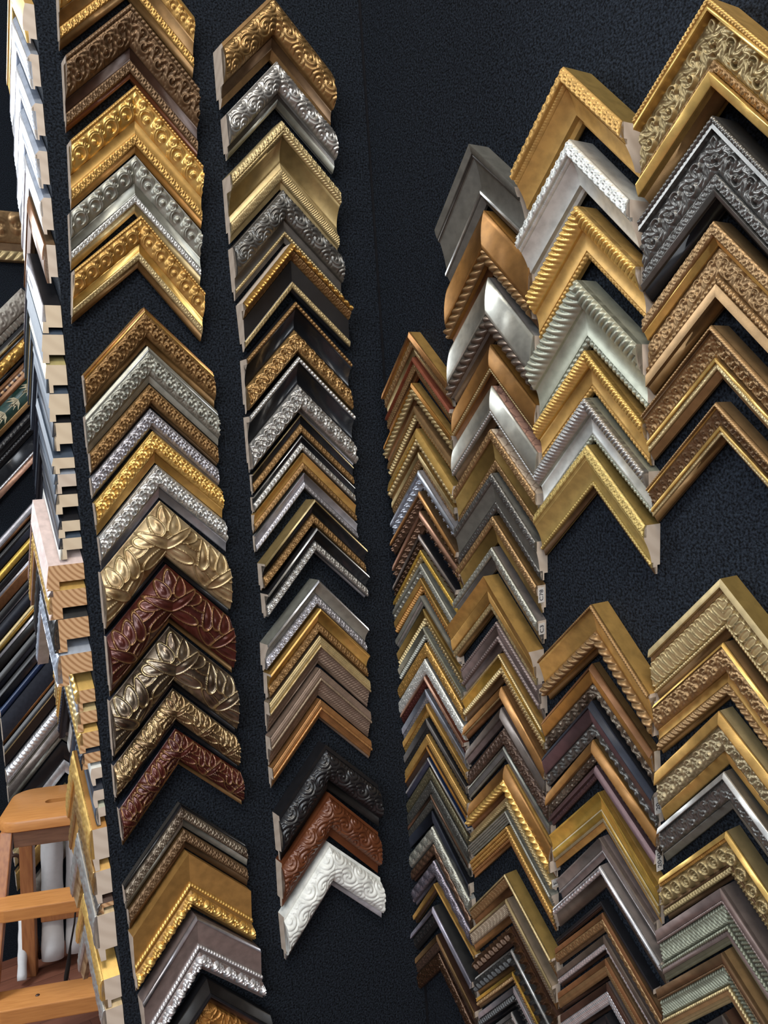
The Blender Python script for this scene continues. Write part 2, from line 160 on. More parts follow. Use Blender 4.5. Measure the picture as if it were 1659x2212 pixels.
TABLE = r'''c1_0|0.3381,0.6085,-2.44,0.0772,0.0740,0.0462,0.0220|G|gold corner with small flower scrolls, cut off by the photo's top|10,.9,1,0,-,G;30,1,.7,.1,shell,G;25,.7,.5,-.1,-,GD;20,.55,.55,.1,scroll,G;15,.5,.3,0,-,GD
c1_1|0.3331,0.5291,-2.14,0.0734,0.0762,0.0546,0.0240|BZ|dark bronze corner with acanthus leaves|9,.9,.95,.1,bead,BZ;48,1,.55,.15,acan,BZ;18,.5,.45,-.1,-,BN;17,.5,.45,.05,scroll,BZ;8,.4,.3,0,-,RB
c1_2|0.3317,0.4402,-2.26,0.0737,0.0761,0.0504,0.0220|G|bright gold corner with shells and scrolls|7,.9,1,.1,bead,G;44,1,.55,.15,shell,GB;20,.55,.5,-.12,-,G;18,.55,.5,.05,scroll,G;11,.45,.3,0,-,WO
c1_3|0.3258,0.3626,-2.72,0.0730,0.0754,0.0437,0.0200|S|antique silver corner with shells and gold inner lip|48,.95,.55,.15,shell,SC;20,.55,.6,-.15,-,SC;16,.6,.55,.1,acan,S;16,.5,.3,0,-,GP
c1_4|0.3266,0.2960,-5.12,0.0727,0.0762,0.0404,0.0200|G|gold corner with shells and open felt below|8,.9,1,0,bead,G;46,1,.6,.15,shell,G;18,.6,.6,-.15,-,GB;15,.62,.5,.1,acan,GP;13,.45,.3,0,-,GD
c1_5|0.3233,0.1934,1.07,0.0755,0.0761,0.0298,0.0140|G|copper gold corner with tangled leaf carving|9,.8,.9,0,-,CU;5,.95,.95,.1,-,GB;66,.95,.7,.25,acan,GD;20,.5,.3,0,-,GD
c1_6|0.3236,0.1489,0.72,0.0777,0.0777,0.0292,0.0140|SC|greenish silver corner with tangled leaf carving|10,.8,.9,0,-,SC;4,.95,.95,.1,-,S;66,.95,.7,.25,acan,SC;20,.5,.3,.1,-,SC
c1_7|0.3229,0.1051,0.52,0.0749,0.0751,0.0172,0.0130|GD|slim dark bronze gold corner, finely carved|88,.8,.8,.25,acan,GD;12,.5,.3,0,-,BZ
c1_8|0.3213,0.0776,0.90,0.0748,0.0750,0.0164,0.0130|SL|slim lilac silver corner, finely carved|88,.8,.8,.25,acan,SL;12,.5,.3,0,-,SL
c1_9|0.3218,0.0513,1.89,0.0754,0.0754,0.0257,0.0140|GB|yellow gold corner with knobbly leaf crest|68,.8,.8,.3,acan,GB;32,.6,.3,-.1,-,G
c1_10|0.3233,0.0121,1.83,0.0752,0.0754,0.0270,0.0140|S|bright silver corner with knobbly leaf crest|68,.8,.8,.3,acan,S;32,.6,.3,-.1,-,SL
c1_11|0.3231,-0.0296,0.16,0.0746,0.0749,0.0507,0.0200|CG|mottled cream gold corner with big curling lobes|90,.6,.7,.45,lobe,CG;10,.3,.3,.2,-,K
c1_12|0.3239,-0.1041,-0.40,0.0743,0.0740,0.0493,0.0200|BU|wide burgundy corner with big curling lobes|90,.6,.7,.45,lobe,BU;10,.3,.3,0,-,GD
c1_13|0.3218,-0.1773,-0.66,0.0746,0.0746,0.0501,0.0200|TS|wide tarnished silver brown corner with curling lobes|91,.6,.7,.45,lobe,TS;9,.3,.3,.2,-,K
c1_14|0.3201,-0.2513,-0.30,0.0752,0.0749,0.0310,0.0180|TS|narrower mottled brown gold corner with curling lobes|85,.6,.7,.45,lobe,TG;15,.3,.3,.2,-,K
c1_15|0.3192,-0.2995,1.95,0.0751,0.0734,0.0314,0.0180|BU|narrower burgundy corner with curling lobes|86,.6,.7,.45,lobe,BU;14,.3,.3,0,-,GD
c1_16|0.3184,-0.3907,1.39,0.0756,0.0747,0.0196,0.0160|SD|slim tarnished silver corner with dark edge|12,.6,.7,0,-,K;52,.8,.9,.25,scroll,TS;36,.8,.5,0,-,SC
c1_17|0.3196,-0.4213,1.05,0.0738,0.0734,0.0174,0.0140|GD|narrow dark bronze corner above a wide gold one|60,.8,.9,.2,scroll,BZ;40,.7,.4,0,-,BZ
c1_18|0.3197,-0.4482,1.41,0.0745,0.0725,0.0504,0.0220|GM|wide flat golden corner with beads and gilded fruit|52,.9,.6,0,-,GM;8,.65,.65,.1,bead,GB;6,.55,.55,0,-,GM;26,.7,.7,.3,fruit,GB;8,.4,.3,0,-,GD
c1_19|0.3221,-0.5248,3.25,0.0750,0.0731,0.0512,0.0240|TP|wide flat lilac taupe corner with silver fruit|6,.9,1,0,-,SL;46,.95,.6,0,-,TP;8,.65,.65,.1,bead,SB;6,.55,.55,0,-,TP;26,.7,.7,.3,fruit,SB;8,.4,.3,0,-,TP
c1_20|0.3308,-0.6085,-0.05,0.0752,0.0776,0.0534,0.0260|K|black corner with carved orange copper middle|18,.6,.9,.1,-,KM;6,1,1,.1,-,K;14,.9,.6,0,-,BN;62,.5,.45,.2,lobe,CO
c2_0|0.5084,0.5749,-0.02,0.0708,0.0777,0.0494,0.0340|GD|deep bronze gold corner with heavy leaf carving|8,.8,.9,0,-,GD;58,.9,.8,.35,wave,GA;20,.6,.5,-.15,-,BZ;14,.5,.3,0,-,GD
c2_1|0.5121,0.4996,1.06,0.0729,0.0741,0.0358,0.0300|S|silver corner with swirling feather carving|72,.7,.7,.35,wave,SA;14,.5,.5,-.1,-,SD;14,.5,.3,0,-,SC
c2_2|0.5101,0.4257,-0.03,0.0733,0.0761,0.0551,0.0300|GP|pale gold corner with wide plain cove|16,.9,1,.15,scroll,GP;8,1,.9,.2,rope,GP;36,.85,.45,-.2,-,GC;10,.45,.5,0,-,GP;20,.55,.5,.15,gad,GP;10,.4,.3,0,-,GP
c2_3|0.5098,0.3446,1.27,0.0741,0.0756,0.0442,0.0220|SD|gunmetal corner with feather leaves|58,.8,.8,.3,wave,GU;22,.55,.5,-.1,-,SD;8,.55,.5,.1,bead,GP;12,.4,.3,0,-,SD
c2_4|0.5126,0.2775,2.24,0.0735,0.0754,0.0405,0.0300|K|black corner with large gold balls and beaded lip|16,.8,1,.25,ball,GX;18,.9,.6,.1,ring,GD;46,.6,.5,0,-,K;14,.55,.5,.1,scroll,GP;6,.4,.3,0,-,K
c2_5|0.5141,0.2056,-0.17,0.0719,0.0748,0.0466,0.0240|K|black coved corner with wide bronze leaf band|10,.9,.95,.15,bead,GD;40,.9,.5,-.25,-,KB;44,.5,.8,.3,acan,GA;6,.4,.3,0,-,K
c2_6|0.5135,0.1373,0.17,0.0730,0.0752,0.0487,0.0220|K|black coved corner with wide silver leaf band|10,.9,.95,.15,bead,S;38,.9,.5,-.25,-,KB;46,.5,.8,.3,acan,SA;6,.4,.3,0,-,SL
c2_7|0.5152,0.0654,0.12,0.0723,0.0726,0.0180,0.0120|K|slim black corner with bronze carved lip|6,.9,.95,.1,-,GP;40,.8,.6,-.1,-,KB;44,.6,.8,.25,scroll,GD;10,.4,.3,0,-,K
c2_8|0.5145,0.0384,0.37,0.0732,0.0731,0.0144,0.0120|K|slim black corner with silver carved lip|6,.9,.95,.1,-,S;34,.8,.6,-.1,-,KB;50,.6,.8,.25,scroll,SA;10,.4,.3,0,-,K
c2_9|0.5151,0.0161,-0.30,0.0737,0.0734,0.0164,0.0120|G|slim yellow gold corner with carved lip|50,.9,.6,-.15,-,G;40,.6,.8,.25,scroll,GD;10,.4,.3,0,-,GD
c2_10|0.5146,-0.0097,0.18,0.0739,0.0734,0.0151,0.0120|S|slim satin silver corner with carved lip|50,.9,.6,-.15,-,SL;40,.6,.8,.25,scroll,SL;10,.4,.3,0,-,K
c2_11|0.5194,-0.0441,-0.21,0.0747,0.0729,0.0240,0.0260|K|deep black corner with gold side and bronze lip|8,.95,1,.1,-,GP;42,.95,.55,-.25,-,KB;40,.55,.7,.25,scroll,GD;10,.4,.3,0,-,GD
c2_12|0.5195,-0.0808,0.69,0.0749,0.0719,0.0220,0.0260|K|black corner with silver lip and open felt below|8,.95,1,.1,-,S;42,.95,.55,-.25,-,KB;42,.55,.7,.25,scroll,SA;8,.4,.3,0,-,SL
c2_13|0.5163,-0.1472,-2.03,0.0741,0.0717,0.0246,0.0270|SC|deep warm silver corner with fine carved lip|8,.95,1,.1,-,SB;44,.95,.55,-.22,-,SC;40,.55,.7,.2,scroll,SL;8,.4,.3,0,-,SC
c2_14|0.5174,-0.1848,-1.72,0.0741,0.0705,0.0236,0.0240|G|satin gold corner with fine carved lip|8,.95,1,.1,-,G;44,.95,.55,-.22,-,GB;40,.55,.7,.2,scroll,GD;8,.4,.3,0,-,GD
c2_15|0.5171,-0.2203,-1.48,0.0758,0.0720,0.0268,0.0180|TG2|wide taupe gold corner with woven cove|32,.9,.95,.15,bask,GP;8,1,1,.2,scroll,GP;50,.8,.4,-.05,bask,TP2;10,.4,.3,0,-,TP2
c2_16|0.5138,-0.2631,-0.66,0.0755,0.0719,0.0262,0.0180|TP2|taupe corner with twisted twig line and woven cove|32,.9,.95,.15,bask,TP2;10,1,1,.2,scroll,TG2;48,.8,.4,-.05,bask,TP2;10,.4,.3,0,-,TP2
c2_17|0.5120,-0.3037,-0.05,0.0741,0.0716,0.0193,0.0160|CU|narrow copper corner with woven cove|36,.9,.95,.15,bask,CU;14,1,1,.2,scroll,CG2;38,.8,.5,-.05,bask,CU;12,.4,.3,0,-,TP2
c2_18|0.5122,-0.3625,0.63,0.0739,0.0738,0.0430,0.0330|K|glossy black corner with carved waves|10,.6,.6,0,-,K;68,.6,.6,.4,wave,K;22,.45,.4,0,-,KM
c2_19|0.5129,-0.4275,-1.34,0.0728,0.0714,0.0416,0.0300|RB|reddish brown corner with carved waves|8,.6,.6,0,-,RB;72,.6,.6,.4,wave,RB;20,.45,.4,0,-,RB
c2_20|0.5086,-0.4936,1.08,0.0737,0.0718,0.0417,0.0280|WH|white plaster corner with carved waves|8,.6,.6,0,-,WH;78,.6,.6,.4,wave,WH;14,.45,.4,0,-,WG
d0|-0.4402,0.3460,-5.28,0.0719,0.0730,0.0511,0.0400|G|large antique gold corner with scrollwork and beaded edge|8,1,1,.15,rope,G;6,1,1,0,-,GB;48,.8,.7,0,flor,GO;14,.75,.7,.05,scroll,GD;14,.9,.8,.1,-,GB;10,.6,.3,0,-,GD
d1|-0.4460,0.2578,-7.04,0.0708,0.0726,0.0492,0.0320|GU|large gunmetal silver corner with scrollwork|8,1,1,.15,bead,GU;6,1,1,0,-,GU;48,.85,.7,0,flor,GU;18,.75,.7,.05,scroll,GU;8,.8,.7,.1,-,SD;12,.6,.3,0,-,K
d2|-0.4555,0.1778,-4.24,0.0722,0.0731,0.0480,0.0240|BG|wide bronze gold corner with dense foliage|18,1,1,.1,scroll,BG;10,.9,.7,-.05,-,GB;36,.6,.6,.05,flor,BG;10,.7,.7,.05,bead,BG;16,.8,.8,.05,-,BG;10,.6,.3,0,-,GD
d3|-0.4619,0.0938,-3.65,0.0718,0.0730,0.0311,0.0260|BG|bronze gold corner with beaded rim and scooped leaf cove|9,.9,1,.15,bead,BG;6,.9,.9,0,-,BZ;46,.85,.5,-.2,acan,BG;8,.7,.7,.1,-,GB;14,.6,.6,.05,scroll,GP;17,.5,.3,0,-,BG
d4|-0.4632,0.0298,-2.22,0.0741,0.0739,0.0238,0.0220|BG|slimmer bronze gold corner with scooped cove|10,.9,1,.15,bead,BG;6,.9,.9,0,-,GB;44,.85,.5,-.2,acan,BZ;10,.7,.7,.1,-,GB;13,.6,.6,.05,scroll,GP;17,.5,.3,0,-,GD
d5|-0.4646,-0.1201,-2.70,0.0777,0.0753,0.0371,0.0240|GP|pale gold corner with tongue flutes and scroll ends|14,.95,1,.1,-,GP;10,.8,.8,0,scroll,BG;52,.8,.6,.1,egg,GP;8,.6,.6,.1,bead,GP;16,.5,.3,0,-,BG
d6|-0.4670,-0.1762,-3.00,0.0747,0.0741,0.0359,0.0220|BG|antique gold corner with curling acanthus and gold groove|6,.9,1,.1,-,GB;46,.95,.7,.1,acan,BG;20,.6,.6,-.15,-,G;20,.6,.6,.05,rope,BG;8,.4,.3,0,-,GD
d7|-0.4744,-0.2377,0.61,0.0748,0.0742,0.0351,0.0220|GP|gold corner with raised leafy vine on dull ground|24,.9,1,.1,-,G;50,.8,.6,.1,acan,GP2;26,.6,.4,.05,-,G
d8|-0.4721,-0.2914,-0.12,0.0757,0.0745,0.0255,0.0220|GU|pewter grey corner with dark scrollwork|16,.9,1,.1,-,S;60,.8,.6,.1,flor,GU;24,.6,.4,.05,-,GR
d9|-0.4724,-0.3448,-1.77,0.0741,0.0739,0.0329,0.0220|GO|antique gold corner with ring rosettes|12,.9,1,.1,-,GB;8,.85,.85,.1,bead,G;46,.8,.7,.1,ring,GO;6,.7,.7,0,-,BZ;16,.65,.6,0,dent,GO;12,.4,.3,0,-,BZ
d10|-0.4783,-0.3975,-1.35,0.0739,0.0738,0.0402,0.0240|GR2|grey brown corner with fluted green silver cove|20,1,.9,0,-,TP;6,.85,.85,.1,bead,TP;40,.7,.5,-.1,gad,SG;8,.6,.6,.1,bead,SG;10,.6,.6,0,-,TP;16,.5,.4,0,bask,SG
d11|-0.4801,-0.4578,-1.80,0.0742,0.0739,0.0368,0.0240|BG|copper brown corner with fluted green gold cove|20,1,.9,0,-,BZ;6,.85,.85,.1,bead,BZ;40,.7,.5,-.1,gad,SG;8,.6,.6,.1,bead,GP;10,.6,.6,0,-,BG;16,.5,.4,0,bask,GP
d12|-0.4823,-0.5161,1.16,0.0749,0.0742,0.0280,0.0240|BN|dark brown silver corner cut by the photo's bottom|30,1,.9,.1,-,SD;40,.8,.5,0,-,BN;30,.5,.4,0,-,BN
e0|-0.6004,0.3581,-2.97,0.0718,0.0707,0.0337,0.0420|GY|deep soft gold corner with leafy rim|30,.9,1,.15,acan,GY;10,.9,.8,0,rope,GY;48,.8,.5,-.12,-,GY;12,.35,.3,0,-,GY
e1|-0.6033,0.2929,-3.13,0.0733,0.0717,0.0324,0.0360|SW|pale silver corner with leafy rim and speckled scoop|34,.9,1,.15,acan,SW;8,.9,.8,0,rope,SW;48,.8,.5,-.12,-,SW;10,.35,.3,0,-,SW
e2|-0.6028,0.2308,-1.94,0.0703,0.0702,0.0342,0.0300|GY|rich gold corner with large curved gadroons|46,.95,.75,.3,gadb,GB;40,.6,.5,-.12,-,GY;14,.45,.4,.1,bead,GY
e3|-0.6081,0.1616,-1.01,0.0725,0.0711,0.0441,0.0300|SG2|large green silver corner with curved gadroons|44,.95,.75,.3,gadb,SG2;42,.6,.5,-.12,-,SG2;14,.45,.4,.1,bead,SG2
e4|-0.6069,0.0936,-3.90,0.0723,0.0713,0.0281,0.0240|G|smaller gold corner with curved gadroons|40,.95,.75,.3,gadb,GB;44,.6,.5,-.12,-,GY;16,.45,.4,.1,bead,GY
e5|-0.6108,0.0477,-2.29,0.0727,0.0721,0.0297,0.0240|SG2|smaller silver corner with curved gadroons|40,.95,.75,.3,gadb,SA;44,.6,.5,-.12,-,SW;16,.45,.4,.1,bead,SG2
e6|-0.6119,0.0014,-4.03,0.0741,0.0733,0.0338,0.0240|GY2|gold corner with leafy rim and smooth scoop|24,.9,1,.1,acan,GY2;6,.95,.9,0,-,GY2;46,.9,.5,-.12,-,GY2;10,.5,.5,.1,bead,GY2;14,.4,.3,0,-,BZ
e7|-0.6144,-0.1579,-4.61,0.0753,0.0732,0.0344,0.0260|G|gold corner with smooth slope and leafy rope inside|8,.95,1,.1,bead,GD;50,.95,.6,-.05,-,GY;30,.7,.7,.2,rope,BG;12,.4,.3,0,-,GD
e8|-0.6305,-0.2230,-0.54,0.0761,0.0739,0.0249,0.0160|GD|brown gold corner with grey vine lip|16,.7,1,.2,-,BZ2;40,.95,.7,.1,-,WO;44,.6,.5,.05,vine,TS
e9|-0.6329,-0.2625,0.29,0.0754,0.0754,0.0265,0.0180|K|purple black corner with blue side and pewter vine|16,.7,1,.2,-,NB;44,.95,.7,.1,-,PU;40,.6,.5,.05,vine,GU
e10|-0.6355,-0.3043,1.85,0.0774,0.0759,0.0166,0.0150|GD|narrow brown gold corner with studded vine lip|54,.7,.95,.25,-,WO2;46,.6,.5,.05,vine,TS
e11|-0.6333,-0.3310,1.10,0.0745,0.0722,0.0095,0.0150|PU|narrow purple brown corner with blue side|54,.7,.95,.25,-,PU;46,.6,.5,.05,vine,PU
e12|-0.6245,-0.3550,-2.27,0.0743,0.0709,0.0295,0.0200|G|bright smooth gold corner with thin ivory lines|46,.95,.7,-.2,-,GZ;4,.7,.7,.1,-,GW;20,.7,.6,0,-,GZ;10,.6,.6,.1,bask,GP2;20,.5,.4,0,-,G
e13|-0.6309,-0.4066,1.23,0.0702,0.0643,0.0167,0.0150|TP|taupe corner with a mirror silver right side|60,.95,.7,-.15,-,TS2;10,.7,.6,.1,rope,SB;30,.5,.4,0,-,TP
e14|-0.6283,-0.4344,0.53,0.0743,0.0718,0.0176,0.0200|TS2|brown silver corner with large loose bead twist|10,.9,1,0,-,SB;24,.9,.8,.2,fruit,SB;66,.7,.5,0,-,TW
e15|-0.6365,-0.4780,0.61,0.0727,0.0647,0.0060,0.0120|K|thin black corner with rough inner edge|60,.9,.9,.2,-,K;40,.7,.5,.1,scroll,BN
e16|-0.6347,-0.4895,-0.83,0.0742,0.0739,0.0156,0.0130|BZ|slim copper brown corner with worn gold pattern|30,.9,.9,.1,-,BZ2;50,.9,.7,.1,scroll,BG;20,.5,.4,0,-,BZ
e17|-0.6353,-0.5148,0.28,0.0746,0.0741,0.0148,0.0120|GR2|slim grey brown corner with silver flecked edge|40,.9,.9,.1,-,TW;36,.8,.7,.1,scroll,SB;24,.5,.4,0,-,BN
e18|-0.6337,-0.5390,-0.17,0.0758,0.0745,0.0173,0.0130|BZ|brown corner with feathered gold band|30,.9,.9,.1,-,BZ2;50,.9,.7,.15,bask,BG;20,.5,.4,0,-,BN
e19|-0.6334,-0.5649,0.10,0.0742,0.0739,0.0222,0.0130|GR2|dark brown corner with feathered silver band|30,.9,.9,.1,-,BN;50,.9,.7,.15,bask,SB;20,.5,.4,0,-,BN
e20|-0.6357,-0.6005,0.85,0.0741,0.0739,0.0193,0.0150|K|black flat corner cut by the photo's bottom|60,.9,.8,.1,-,K;40,.7,.5,.1,scroll,CU
f0|-0.7570,0.3409,1.05,0.0737,0.0684,0.0452,0.0280|GR|wide plain pewter grey corner with stepped rim|16,1,.9,.1,-,GR;6,.85,.85,0,-,SD;56,.75,.5,-.05,-,GR;6,.6,.6,.1,-,S;16,.5,.3,0,-,GR
f1|-0.7501,0.2678,-1.45,0.0735,0.0708,0.0490,0.0260|WO|orange brown wooden corner with carved inner braid|60,.7,.9,.14,-,WO2;24,.8,.8,.15,rope,BG;16,.5,.3,0,-,BZ2
f2|-0.7496,0.1945,-3.30,0.0733,0.0708,0.0471,0.0260|S|large polished silver corner with carved inner braid|60,.7,.9,.14,-,SW2;26,.8,.8,.15,rope,SD2;14,.5,.3,0,-,BZ
f3|-0.7564,0.1215,-2.68,0.0724,0.0712,0.0300,0.0200|WO|gold wood corner with tiny beaded inner lip|60,.75,.9,.14,-,WO2;10,.8,.8,.15,bead,GP;30,.6,.3,0,-,BZ2
f4|-0.7585,0.0753,-4.13,0.0733,0.0736,0.0302,0.0200|SC|silver corner with tiny beaded inner lip|64,.75,.9,.14,-,SW2;12,.8,.8,.15,bead,S;24,.6,.3,0,-,BZ
f5|-0.7619,0.0268,-2.48,0.0716,0.0711,0.0325,0.0200|G|dull gold corner with curly leaf edges|26,.9,.9,.15,scroll,BG;50,.8,.6,-.05,-,GD2;24,.6,.5,.15,scroll,BG
f6|-0.7649,-0.0232,-3.59,0.0706,0.0718,0.0308,0.0200|GR|pewter corner with curly silver edges|26,.9,.9,.15,scroll,GU;50,.8,.6,-.05,-,GR;24,.6,.5,.15,scroll,GU
f7|-0.7720,-0.0730,-3.24,0.0703,0.0717,0.0220,0.0160|GD|dark olive gold corner with curly edge|36,.9,.9,.15,scroll,BG;64,.8,.4,-.05,-,GD2
f8|-0.7769,-0.1093,-3.35,0.0747,0.0746,0.0187,0.0160|TS2|grey taupe corner with wavy silver edge|40,.9,.9,.15,scroll,SC;60,.8,.4,-.05,-,GR3
f9|-0.7841,-0.1428,-3.13,0.0744,0.0751,0.0318,0.0240|G|tall gold corner with ridged side and leafy lip|40,.95,.7,-.1,-,G;30,.7,.6,.1,-,GY;20,.5,.5,.1,scroll,GP;10,.4,.3,0,-,GD
f10|-0.7755,-0.1964,-2.18,0.0700,0.0662,0.0254,0.0160|TP|mauve silver corner with beaded ridges|14,.9,.9,.1,bead,TM;34,.9,.7,.1,-,TM;16,.8,.8,.1,bead,TM;36,.6,.4,0,-,TM
f11|-0.7752,-0.2349,-3.31,0.0721,0.0705,0.0243,0.0160|G|gold corner with twin beaded rows on brown|10,.9,.9,.1,bead,GP;36,.9,.6,-.15,-,GZ;24,.7,.7,.1,dent,GP;30,.5,.4,0,-,BZ
f12|-0.7793,-0.2754,-4.74,0.0726,0.0742,0.0137,0.0140|CU|smooth copper gold corner with dotted line|56,.7,.95,.2,-,CG2;12,.8,.8,.1,bead,GP;32,.6,.4,0,-,BZ2
f13|-0.7816,-0.3009,-1.31,0.0711,0.0691,0.0141,0.0140|TP|narrow taupe corner with satin silver right leg|60,.7,.95,.2,-,TS2;40,.7,.5,.1,-,TM
f14|-0.7801,-0.3245,-0.43,0.0720,0.0708,0.0141,0.0130|BN|narrow dark brown corner with stippled top|100,.7,.8,.2,scroll,BN2
f15|-0.7811,-0.3473,-0.90,0.0724,0.0724,0.0105,0.0130|GR|narrow grey blue corner with stippled top|20,.8,.9,.1,-,SC;60,.8,.8,.05,bask,GR3;20,.7,.6,.1,-,SC
f16|-0.7758,-0.3678,-1.92,0.0712,0.0729,0.0259,0.0200|G|gold corner with thick twisted rope|44,.7,.9,.2,-,WO2;36,.9,.9,.25,rope,GB;20,.6,.4,0,-,BZ2
f17|-0.7800,-0.4083,-2.05,0.0730,0.0724,0.0099,0.0130|GP|light gold corner with slanting rope beads|30,.9,.8,0,-,GP;50,.9,.9,.2,rope,GP;20,.6,.4,0,-,GP
f18|-0.7815,-0.4251,-2.81,0.0726,0.0736,0.0115,0.0150|SC|silver corner of fine beaded ribs|20,.9,.9,.1,bead,SC;20,.8,.8,.1,bead,SC;20,.7,.7,.1,bead,SC;20,.6,.6,.1,bead,SC;20,.5,.5,.1,-,SC
f19|-0.7805,-0.4434,-2.31,0.0724,0.0731,0.0178,0.0150|G|gold corner of fine beaded ribs above open felt|20,.9,.9,.1,bead,G;20,.8,.8,.1,bead,G;20,.7,.7,.1,bead,G;20,.6,.6,.1,bead,CU;20,.5,.5,.1,-,CU
f20|-0.7833,-0.5016,-0.11,0.0739,0.0721,0.0197,0.0200|BG|brown gold corner with ribbed hollow and flat side|10,.95,1,0,scroll,GP;50,.9,.6,-.05,gad,BG;40,.6,.4,0,-,BZ2
f21|-0.7885,-0.5354,-1.51,0.0737,0.0730,0.0229,0.0160|TG2|pale taupe gold corner with ribbed hollow|12,.95,1,.1,-,GP;56,.9,.6,-.05,gad,TG2;32,.6,.4,0,-,CU
f22|-0.7882,-0.5714,0.17,0.0740,0.0738,0.0168,0.0150|BN|dark brown corner with pointed gilt studs|70,.8,.8,.1,stud,BN3;30,.6,.4,0,-,BN
f23|-0.7872,-0.5982,-1.23,0.0740,0.0739,0.0189,0.0150|SD|black pewter corner with pointed silver studs|12,.8,.9,0,-,S;60,.8,.8,.1,stud,GK;28,.6,.4,0,-,GD
f24|-0.7889,-0.6273,-1.35,0.0734,0.0736,0.0117,0.0130|GD|gold brown corner with row of small studs|30,.9,.9,.1,-,GZ;40,.8,.8,.1,dent,BG;30,.6,.4,0,-,BZ
f25|-0.7881,-0.6459,-0.73,0.0728,0.0734,0.0196,0.0130|SB|blue silver corner with row of small black studs|30,.9,.9,.1,-,SL;40,.8,.8,.1,dent,GK;30,.6,.4,0,-,K
f26|-0.7930,-0.6797,0.09,0.0720,0.0731,0.0206,0.0150|K|dark patterned corner with chrome edge|20,.9,.9,.1,-,S;60,.8,.7,.1,flor,GU;20,.5,.4,0,-,K
g0|-0.9099,0.1600,-0.18,0.0712,0.0718,0.0206,0.0200|G|copper edged gold corner with leafy hollow|26,.9,1,.1,-,CU;40,.7,.7,.1,scroll,BG;34,.6,.5,0,-,GP
g1|-0.9103,0.1283,-0.62,0.0712,0.0718,0.0168,0.0160|RD|red edged corner with gilt egg pattern|20,.9,1,.1,-,RD;50,.7,.7,.1,egg,BG;30,.6,.5,0,-,BZ2
g2|-0.9184,0.0963,1.06,0.0754,0.0739,0.0182,0.0150|G|orange gold corner with slanting gilt leaves|20,.9,1,.1,-,WO;50,.8,.8,.15,rope,GP;30,.6,.4,0,-,BZ2
g3|-0.9164,0.0666,0.35,0.0717,0.0717,0.0176,0.0140|BG|brown gold corner with fluted line|30,.9,1,.1,-,BG;40,.7,.7,.1,dent,GP;30,.5,.4,0,-,BZ2
g4|-0.9167,0.0376,-1.78,0.0715,0.0730,0.0202,0.0140|GB|shiny gold corner with pearl bead line|40,.8,1,.1,-,GB;34,.7,.7,.15,bead,GP;26,.5,.4,0,-,GD
g5|-0.9170,0.0069,-1.97,0.0678,0.0690,0.0130,0.0120|G|thin antique gold corner above a silver blue one|40,.9,.9,.1,-,GP;60,.8,.5,.1,scroll,BG
g6|-0.9120,-0.0163,-1.63,0.0702,0.0697,0.0154,0.0180|SL|icy silver blue corner with raised sprigs|30,.9,1,0,-,SI;70,.8,.5,.1,spri,SI
g7|-0.9159,-0.0433,-2.60,0.0717,0.0728,0.0139,0.0160|BZ|chocolate bronze corner with raised sprigs|30,.9,1,0,-,CG2;70,.8,.5,.1,spri,BZ3
g8|-0.9171,-0.0690,1.40,0.0742,0.0738,0.0170,0.0160|BZ|rosy brown corner with raised sprigs|30,.9,1,0,-,CP;70,.8,.5,.1,spri,BZ3
g9|-0.9252,-0.0999,1.67,0.0721,0.0692,0.0129,0.0140|K|dark brown corner with sprigs and pewter side|30,.9,1,0,-,TS2;70,.8,.5,.1,spri,BN3
g10|-0.9251,-0.1205,1.07,0.0732,0.0714,0.0094,0.0130|GP|pale gold corner with bead line and leaf side|40,.9,1,.1,acan,GZ;60,.8,.6,.2,fruit,GP
g11|-0.9270,-0.1387,-1.49,0.0714,0.0708,0.0115,0.0130|SC|silvery corner with bead line and leaf side|40,.9,1,.1,acan,SC;60,.8,.6,.2,fruit,SC
g12|-0.9298,-0.1580,-1.46,0.0713,0.0708,0.0130,0.0130|G|amber gold corner with dotted side|50,.9,.8,.1,bask,G;50,.7,.5,.1,dent,WO
g13|-0.9330,-0.1821,0.80,0.0735,0.0718,0.0086,0.0130|SC|pale green silver corner with dotted side|50,.9,.8,.1,-,SC;30,.7,.5,.1,dent,S;20,.5,.4,0,-,SC
g14|-0.9290,-0.1991,-0.23,0.0726,0.0724,0.0145,0.0120|G|thin olive gold corner with notched lip|50,.9,.7,.1,-,GD2;50,.6,.5,.1,dent,GP
g15|-0.9324,-0.2240,0.09,0.0733,0.0739,0.0118,0.0120|SC|sage silver corner with notched lip|50,.9,.7,.1,-,SG2;50,.6,.5,.1,dent,SC
g16|-0.9285,-0.2443,0.17,0.0727,0.0729,0.0120,0.0140|G|orange gold corner with crumpled foliage|100,.8,.7,.15,crum,G
g17|-0.9319,-0.2662,0.94,0.0743,0.0747,0.0134,0.0140|S|white silver corner with crumpled foliage|100,.8,.7,.15,crum,SW
g18|-0.9356,-0.2898,0.63,0.0730,0.0741,0.0106,0.0120|RD|copper sided dark red corner|30,.9,1,.1,-,CP;70,.8,.5,.1,scroll,RD2
g19|-0.9363,-0.3082,1.76,0.0742,0.0744,0.0126,0.0120|SL|steel blue corner with beaded edge|50,.9,.8,.1,-,SI;50,.7,.5,.1,scroll,SL
g20|-0.9367,-0.3281,1.63,0.0737,0.0745,0.0115,0.0120|G|ochre gold corner with beaded edge|50,.9,.8,.1,-,GY;50,.7,.5,.1,scroll,G
g21|-0.9388,-0.3483,2.64,0.0744,0.0745,0.0136,0.0120|K|blackened silver corner with beaded edge|50,.9,.8,.1,-,GR3;50,.7,.5,.1,scroll,GK
g22|-0.9409,-0.3707,2.68,0.0760,0.0750,0.0097,0.0120|G|plain warm gold corner with faint stamps|100,.8,.8,.2,bask,GY
